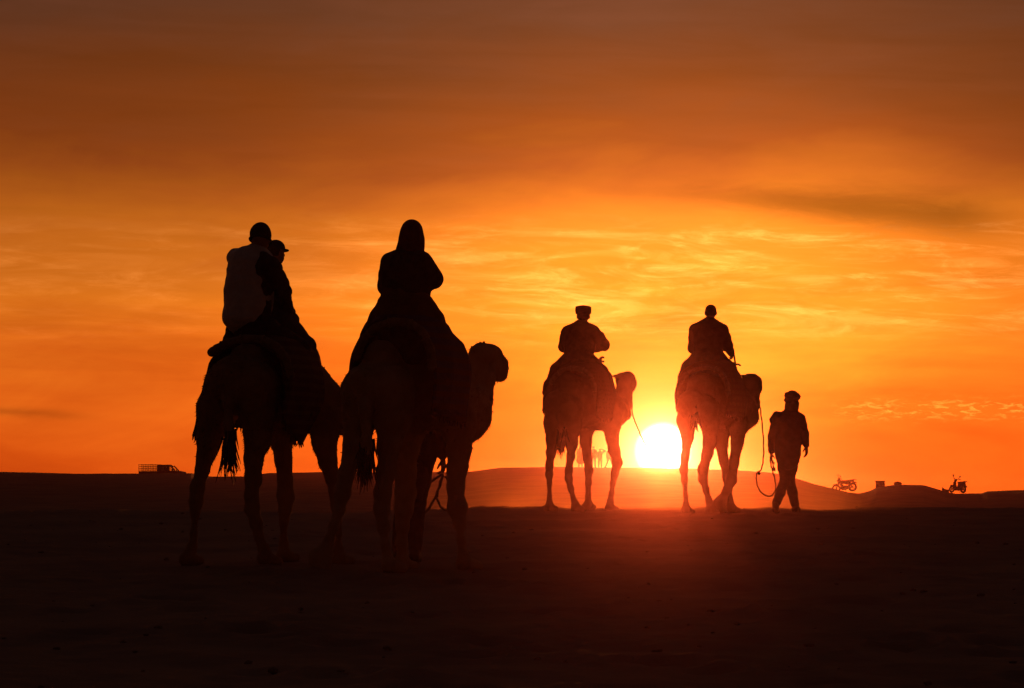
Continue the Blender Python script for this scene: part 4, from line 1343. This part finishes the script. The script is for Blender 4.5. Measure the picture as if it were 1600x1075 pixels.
def motorbike(label, base, yaw, lean, slope, paint, moped=False):
    """base: ground point midway between the wheels; local x = forward"""
    root = thing('motorbike', base, label, 'motorbike', 'motorbikes parked on the skyline')
    Rm = Matrix.Rotation(yaw, 3, 'Z') @ Matrix.Rotation(slope, 3, 'Y') @ Matrix.Rotation(lean, 3, 'X')
    def q(x, y, z): return base + Rm @ Vector((x, y, z))
    ax = Rm @ Vector((0, 1, 0))
    R = 0.34 if not moped else 0.29
    wb = 0.63 if not moped else 0.60
    wheel(root, q(wb, 0, R), ax, R, 0.115, 3 if not moped else 5)
    wheel(root, q(-wb, 0, R), ax, R, 0.125, 3 if not moped else 5)
    def tb(name, pts, r, m, seg=8, par=None):
        v, f = tube(catmull([q(*p) for p in pts], 4), r, seg); return obj(name, v, f, m, par or root)
    def bl(name, prims, m, vox=0.02, k=0.03, par=None):
        b = Blob()
        for a_, ra, b_, rb_ in prims: b.cap(q(*a_), ra, q(*b_), rb_)
        v, f = b.mesh(vox, k=k); return obj(name, v, f, m, par or root)
    for s in (-1, 1):
        tb('fork', [(wb, 0.075 * s, R), (wb - 0.16, 0.075 * s, R + 0.34), (wb - 0.27, 0.07 * s, R + 0.60)], 0.024, M_CHROME)
        tb('swing_arm', [(-wb, 0.085 * s, R), (-0.30, 0.085 * s, R + 0.02), (-0.1, 0.08 * s, R + 0.02)], 0.024, M_IRON)
        tb('shock_absorber', [(-wb + 0.05, 0.11 * s, R + 0.04), (-wb + 0.17, 0.11 * s, R + 0.34)], 0.030, M_CHROME)
    if not moped:
        bl('fuel_tank', [((0.30, 0, 0.83), 0.13, (-0.02, 0, 0.80), 0.12), ((0.28, 0, 0.76), 0.12, (0.02, 0, 0.74), 0.11)], paint)
        bl('seat', [((-0.08, 0, 0.80), 0.09, (-0.70, 0, 0.84), 0.085)], M_SEAT)
        bl('engine', [((0.12, 0, 0.36), 0.16, (-0.14, 0, 0.36), 0.15), ((0.14, 0, 0.42), 0.12, (0.22, 0, 0.62), 0.10)], M_IRON)
        bl('side_panel', [((-0.18, 0, 0.66), 0.11, (-0.42, 0, 0.68), 0.09)], paint)
        tb('carrier_rack', [(-0.60, 0, 0.86), (-0.80, 0, 0.90), (-0.98, 0, 0.82)], 0.03, M_IRON)
        bl('rear_mudguard', [((-0.66, 0, 0.74), 0.06, (-0.95, 0, 0.62), 0.045)], paint)
        bl('headlight', [((wb - 0.18, 0, 0.92), 0.09, (wb - 0.24, 0, 0.92), 0.10)], M_LAMP)
        bl('instrument_panel', [((wb - 0.24, 0, 1.04), 0.08, (wb - 0.30, 0, 1.00), 0.08)], M_SEAT)
    else:
        bl('leg_shield', [((0.40, 0, 0.78), 0.10, (0.30, 0, 0.42), 0.11), ((0.40, 0.1, 0.76), 0.05, (0.32, 0.14, 0.40), 0.05), ((0.40, -0.1, 0.76), 0.05, (0.32, -0.14, 0.40), 0.05)], paint)
        bl('body_panel', [((0.22, 0, 0.36), 0.12, (-0.20, 0, 0.40), 0.14), ((-0.10, 0, 0.60), 0.13, (-0.62, 0, 0.68), 0.12)], paint)
        bl('engine', [((0.15, 0, 0.32), 0.12, (-0.25, 0, 0.32), 0.12)], M_IRON)
        bl('seat', [((0.0, 0, 0.78), 0.085, (-0.62, 0, 0.84), 0.085)], M_SEAT)
        tb('carrier_rack', [(-0.56, 0, 0.86), (-0.75, 0, 0.90), (-0.90, 0, 0.90)], 0.03, M_IRON)
        bl('headlight', [((0.40, 0, 0.95), 0.085, (0.30, 0, 0.97), 0.09)], M_LAMP)
        bl('rear_mudguard', [((-0.66, 0, 0.64), 0.06, (-0.92, 0, 0.50), 0.045)], paint)
    hx = wb - 0.30
    tb('handlebar', [(hx - 0.10, 0.38, 1.06), (hx, 0.2, 1.08), (hx + 0.02, 0, 1.02), (hx, -0.2, 1.08), (hx - 0.10, -0.38, 1.06)], 0.024, M_SEAT)
    for s in (-1, 1):
        mr = tb('mirror_stalk', [(hx - 0.02, 0.24 * s, 1.08), (hx + 0.02, 0.30 * s, 1.20), (hx, 0.34 * s, 1.26)], 0.018, M_IRON)
        b = Blob().ell(q(hx, 0.35 * s, 1.29), (0.035, 0.085, 0.065), np.array([Rm.col[0], Rm.col[1], Rm.col[2]]))
        v, f = b.mesh(0.012, k=0.01); obj('mirror', v, f, M_CHROME, mr)
    bl('front_mudguard', [((wb + 0.16, 0, 2 * R - 0.03), 0.045, (wb - 0.22, 0, 2 * R - 0.02), 0.05)], paint)
    tb('frame', [(hx, 0, 0.98), (0.26, 0, 0.45), (0.10, 0, 0.22), (-0.2, 0, 0.24), (-0.3, 0, 0.5), (-0.55, 0, 0.74)], 0.028, M_IRON)
    tb('exhaust', [(0.25, -0.13, 0.42), (0.18, -0.14, 0.22), (-0.25, -0.15, 0.22), (-0.75, -0.16, 0.34)], 0.035, M_CHROME)
    tb('side_stand', [(-0.02, 0.10, 0.26), (-0.06, 0.24, 0.02)], 0.016, M_IRON)
    return root


def on_ridge(px, back):
    p = ridge_pt(px, back)
    return p


b1 = on_ridge(1319.5, -1.0)
b1.z = P(1319.5, 769.3, b1.y).z
motorbike('motorcycle with spoked wheels facing left on the skyline', b1, math.pi + math.radians(8), math.radians(-7), math.radians(6.0), M_BIKE)
b2 = on_ridge(1495, -1.0)
b2.z = P(1495, 770.5, b2.y).z
motorbike('moped with leg shield and raised mirror at far right', b2, math.pi + math.radians(38), math.radians(-9), math.radians(-2), M_BIKE2, moped=True)


def pickup():
    D = 400.0
    c = P(253, 733, D + 4)
    zr = P(253, 726, D + 4).z           # roof line
    base = Vector((c.x, c.y, zr - 1.74))
    root = thing('pickup_truck', base, 'pickup truck with caged load bed half sunk behind the ridge', 'truck')
    yaw = math.radians(-10)
    Rm = Matrix.Rotation(yaw, 3, 'Z')
    def q(x, y, z): return base + Rm @ Vector((x, y, z))
    # local x forward (towards photo right)
    prof = [(-2.45, 0.50), (-2.45, 1.02), (-0.35, 1.02), (-0.35, 1.08), (-0.30, 1.70), (0.0, 1.76), (0.85, 1.70), (1.10, 1.62), (1.72, 1.10), (2.45, 0.98), (2.62, 0.80), (2.62, 0.48)]
    def prism(pts, hw, m, name, par=root):
        n = len(pts)
        V = [q(x, -hw, z) for x, z in pts] + [q(x, hw, z) for x, z in pts]
        Fc = [list(range(n)), [2 * n - 1 - i for i in range(n)]] + [[i, (i + 1) % n + 0, (i + 1) % n + n, i + n][::-1] for i in range(n)]
        o = obj(name, V, Fc, m, par, smooth=False)
        bm = bmesh.new(); bm.from_mesh(o.data); bmesh.ops.recalc_face_normals(bm, faces=bm.faces)
        bmesh.ops.bevel(bm, geom=bm.edges[:], offset=0.03, segments=2, affect='EDGES'); bm.to_mesh(o.data); bm.free()
        return o
    prism([(-2.45, 0.50), (-2.45, 1.02), (-0.40, 1.02), (-0.40, 0.50)], 0.83, M_PAINT, 'load_bed')
    prism([(-0.38, 0.50), (-0.38, 1.06), (1.72, 1.08), (2.45, 0.96), (2.62, 0.80), (2.62, 0.48)], 0.85, M_PAINT, 'body')
    # cab: roof on pillars so that the sky shows through the windows
    prism([(-0.38, 1.50), (-0.34, 1.74), (0.85, 1.74), (1.28, 1.50)], 0.74, M_PAINT, 'roof')
    prism([(-0.38, 1.04), (-0.38, 1.52), (0.06, 1.52), (0.16, 1.04)], 0.76, M_PAINT, 'rear_panel')
    for s in (-1, 1):
        for pts, r in (([(0.52, 1.06), (0.50, 1.60)], 0.08), ([(1.72, 1.07), (1.20, 1.60)], 0.07), ([(1.05, 1.07), (1.02, 1.60)], 0.05)):
            v, f = tube([q(pts[0][0], 0.78 * s, pts[0][1]), q(pts[1][0], 0.72 * s, pts[1][1])], r, 6)
            obj('pillar', v, f, M_PAINT, root)
        V = [q(0.02, 0.775 * s, 1.07), q(1.68, 0.775 * s, 1.07), q(1.10, 0.725 * s, 1.65), q(-0.15, 0.725 * s, 1.65)]
        V2 = [p + (Rm @ Vector((0, 0.008 * s, 0))) for p in V]
        obj('side_window', V + V2, [[0, 1, 2, 3], [7, 6, 5, 4], [0, 4, 5, 1], [1, 5, 6, 2], [2, 6, 7, 3], [3, 7, 4, 0]], M_GLASS, root, smooth=False)
        v, f = icoball(q(2.58, 0.62 * s, 0.82), 0.1, 2, 0, (0.6, 1, 0.8)); obj('headlight', v, f, M_LAMP, root)
        v, f = tube(catmull([q(1.45, 0.84 * s, 1.08), q(1.42, 0.98 * s, 1.16), q(1.42, 1.0 * s, 1.26)], 3), 0.05, 6); obj('mirror', v, f, M_SEAT, root)
        for x in (0.40,):
            v, f = Blob().cap(q(0.55, 0.42 * s, 1.06), 0.15, q(0.50, 0.42 * s, 1.36), 0.12).ball(q(0.50, 0.42 * s, 1.50), 0.10).mesh(0.03, k=0.03)
            obj('seat_backrest', v, f, M_SEAT, root)
    # wheels
    for x in (-1.55, 1.65):
        for s in (-1, 1):
            wheel(root, q(x, 0.76 * s, 0.36), Rm @ Vector((0, 1, 0)), 0.36, 0.20, 6)
    # cage of bars over the bed
    for s in (-1, 1):
        for z in (1.14, 1.32, 1.52, 1.74):
            v, f = tube([q(-2.42, 0.80 * s, z), q(-0.44, 0.80 * s, z)], 0.03, 6); obj('rail', v, f, M_IRON, root)
        for x in np.linspace(-2.42, -0.44, 8):
            v, f = tube([q(x, 0.80 * s, 1.0), q(x, 0.80 * s, 1.76)], 0.028, 6); obj('cage_post', v, f, M_IRON, root)
    for x in (-2.42, -0.44):
        for z in (1.32, 1.74):
            v, f = tube([q(x, -0.80, z), q(x, 0.80, z)], 0.03, 6); obj('rail', v, f, M_IRON, root)
    v, f = box(q(2.66, 0, 0.55), (0.12, 1.6, 0.18), Rm); obj('bumper', v, f, M_IRON, root, smooth=False)


pickup()


def lump(name, label, cat, c, r, squash, seed, m=M_ROCK, blocky=False):
    random.seed(seed)
    V, f = icoball(c, r, 3, 0.05, squash)
    V = np.array(V); d = V - np.array(c)
    k = 1 + 0.12 * vnoise(d[:, 0] * 3 / r, d[:, 1] * 3 / r + d[:, 2] * 2 / r, seed)
    V = np.array(c) + d * k[:, None]
    o = obj(name, V, f, m, None, origin=tuple(c), smooth=False)
    return tag(o, label, cat)


def block_pile():
    c = ridge_pt(1375, -0.5)
    z0 = P(1375, 763, c.y).z; z1 = P(1375, 751.2, c.y).z
    root = thing('stone_pillar', (c.x, c.y, z0), 'squat square pillar of stacked blocks on the mound', 'pillar')
    hh = (z1 - z0) / 3
    for i in range(3):
        for k, (dx, w) in enumerate(((-0.165, 0.32), (0.165, 0.32))):
            sh = 0.04 * ((i % 2) * 2 - 1)
            v, f = box((c.x + dx + sh * 0.3, c.y, z0 + hh * (i + 0.5)), (w + random.uniform(-0.02, 0.0), 0.6, hh - 0.003), Matrix.Rotation(random.uniform(-0.03, 0.03), 3, 'Z'))
            o = obj('block', v, f, M_MUD, root, smooth=False)
            bm = bmesh.new(); bm.from_mesh(o.data); bmesh.ops.bevel(bm, geom=bm.edges[:], offset=0.015, segments=1, affect='EDGES'); bm.to_mesh(o.data); bm.free()


block_pile()
c = ridge_pt(1402, -0.3)
lump('boulder', 'rounded boulder on top of the mound beside the pillar', 'rock', (c.x, c.y, P(1402, 756.6, c.y).z), 0.26, (1.15, 1.0, 0.75), 3)


def slab():
    c = ridge_pt(1477, -0.4)
    zb = P(1477, 771.5, c.y).z
    s = c.y / F
    prof = [(-5.2, 0), (-5.0, 10.2), (-3.2, 8.6), (-1.0, 7.0), (2.2, 6.6), (5.0, 6.4), (4.2, 0)]
    V = [(c.x + x * s, c.y + dy, zb + z * s) for dy in (-0.22, 0.22) for x, z in prof]
    n = len(prof)
    Fc = [list(range(n)), [2 * n - 1 - i for i in range(n)]] + [[i, (i + 1) % n, (i + 1) % n + n, i + n][::-1] for i in range(n)]
    o = obj('broken_slab', V, Fc, M_ROCK, None, smooth=False, origin=(c.x, c.y, zb))
    bm = bmesh.new(); bm.from_mesh(o.data); bmesh.ops.recalc_face_normals(bm, faces=bm.faces)
    bmesh.ops.subdivide_edges(bm, edges=bm.edges[:], cuts=1)
    for v in bm.verts: v.co += Vector((random.uniform(-.02, .02), random.uniform(-.03, .03), random.uniform(-.02, .02)))
    bm.to_mesh(o.data); bm.free()
    tag(o, 'jagged broken slab leaning beside the moped wheel', 'rock')


slab()

# ------------------------------------------------------------------ dusty air


def volume_mat(name, density, color, aniso):
    m = bpy.data.materials.new(name); m.use_nodes = True
    nt = m.node_tree
    for n in list(nt.nodes): nt.nodes.remove(n)
    pv = nt.nodes.new('ShaderNodeVolumePrincipled')
    pv.inputs['Color'].default_value = (*color, 1)
    pv.inputs['Density'].default_value = density
    pv.inputs['Anisotropy'].default_value = aniso
    out = nt.nodes.new('ShaderNodeOutputMaterial')
    nt.links.new(pv.outputs[0], out.inputs['Volume'])
    return m


HAZE = volume_mat('dusty_haze', 9.0e-4, (0.037, 0.0105, 0.0120), 0.983)
_nt = HAZE.node_tree
_pv1 = [n for n in _nt.nodes if n.type == 'PRINCIPLED_VOLUME'][0]
_out = [n for n in _nt.nodes if n.type == 'OUTPUT_MATERIAL'][0]
_pv2 = _nt.nodes.new('ShaderNodeVolumePrincipled')         # second lobe added so the sun's bloom bleeds over dune and legs
_pv2.inputs['Color'].default_value = (0.95, 0.80, 0.55, 1)
_pv2.inputs['Density'].default_value = 5.0e-6
_pv2.inputs['Anisotropy'].default_value = 0.996
_as = _nt.nodes.new('ShaderNodeAddShader')
_nt.links.new(_pv1.outputs[0], _as.inputs[0]); _nt.links.new(_pv2.outputs[0], _as.inputs[1])
_nt.links.new(_as.outputs[0], _out.inputs['Volume'])
v, f = box((0, 0, -1.0), (3300, 3300, 15.0))
hz = obj('haze', v, f, HAZE, smooth=False)
tag(hz, 'thin dust hanging in the evening air', 'haze', kind='stuff')

DUST = volume_mat('kicked_up_dust', 3.0e-2, (0.10, 0.050, 0.020), 0.95)
CUR[0] = DUST.node_tree
_tc = CUR[0].nodes.new('ShaderNodeTexCoord')
_sp = CUR[0].nodes.new('ShaderNodeSeparateXYZ')
CUR[0].links.new(_tc.outputs['Object'], _sp.inputs[0])
_x, _y, _z = (N(_sp.outputs[i]) for i in range(3))
_puff = noise(N(_tc.outputs['Object']), 1.15, 4, 0.6, 0.4)
_hgt = 0.10 + 0.62 * sstep(_puff, 0.35, 0.68)
_d = expo(mth('MAXIMUM', _z, 0.0) / _hgt * -1.0) * (1.0 - sstep(_z, 1.0, 1.7)) * (0.16 + 0.84 * sstep(_puff, 0.38, 0.62))
_d = _d * (1.0 - sstep(mth('ABSOLUTE', _x), 1.6, 4.0)) * (1.0 - sstep(mth('ABSOLUTE', _y), 0.9, 2.4))
_pv = [n for n in CUR[0].nodes if n.type == 'PRINCIPLED_VOLUME'][0]
CUR[0].links.new((_d * 6.5e-2).s, _pv.inputs['Density'])
v, f = box((2.0, 53.3, 1.55), (11.0, 5.0, 3.6))
ds = obj('dust', v, f, DUST, smooth=False, origin=(2.0, 53.3, 0.72))
tag(ds, 'low dust kicked up round the far camels and the walking man', 'dust', kind='stuff')
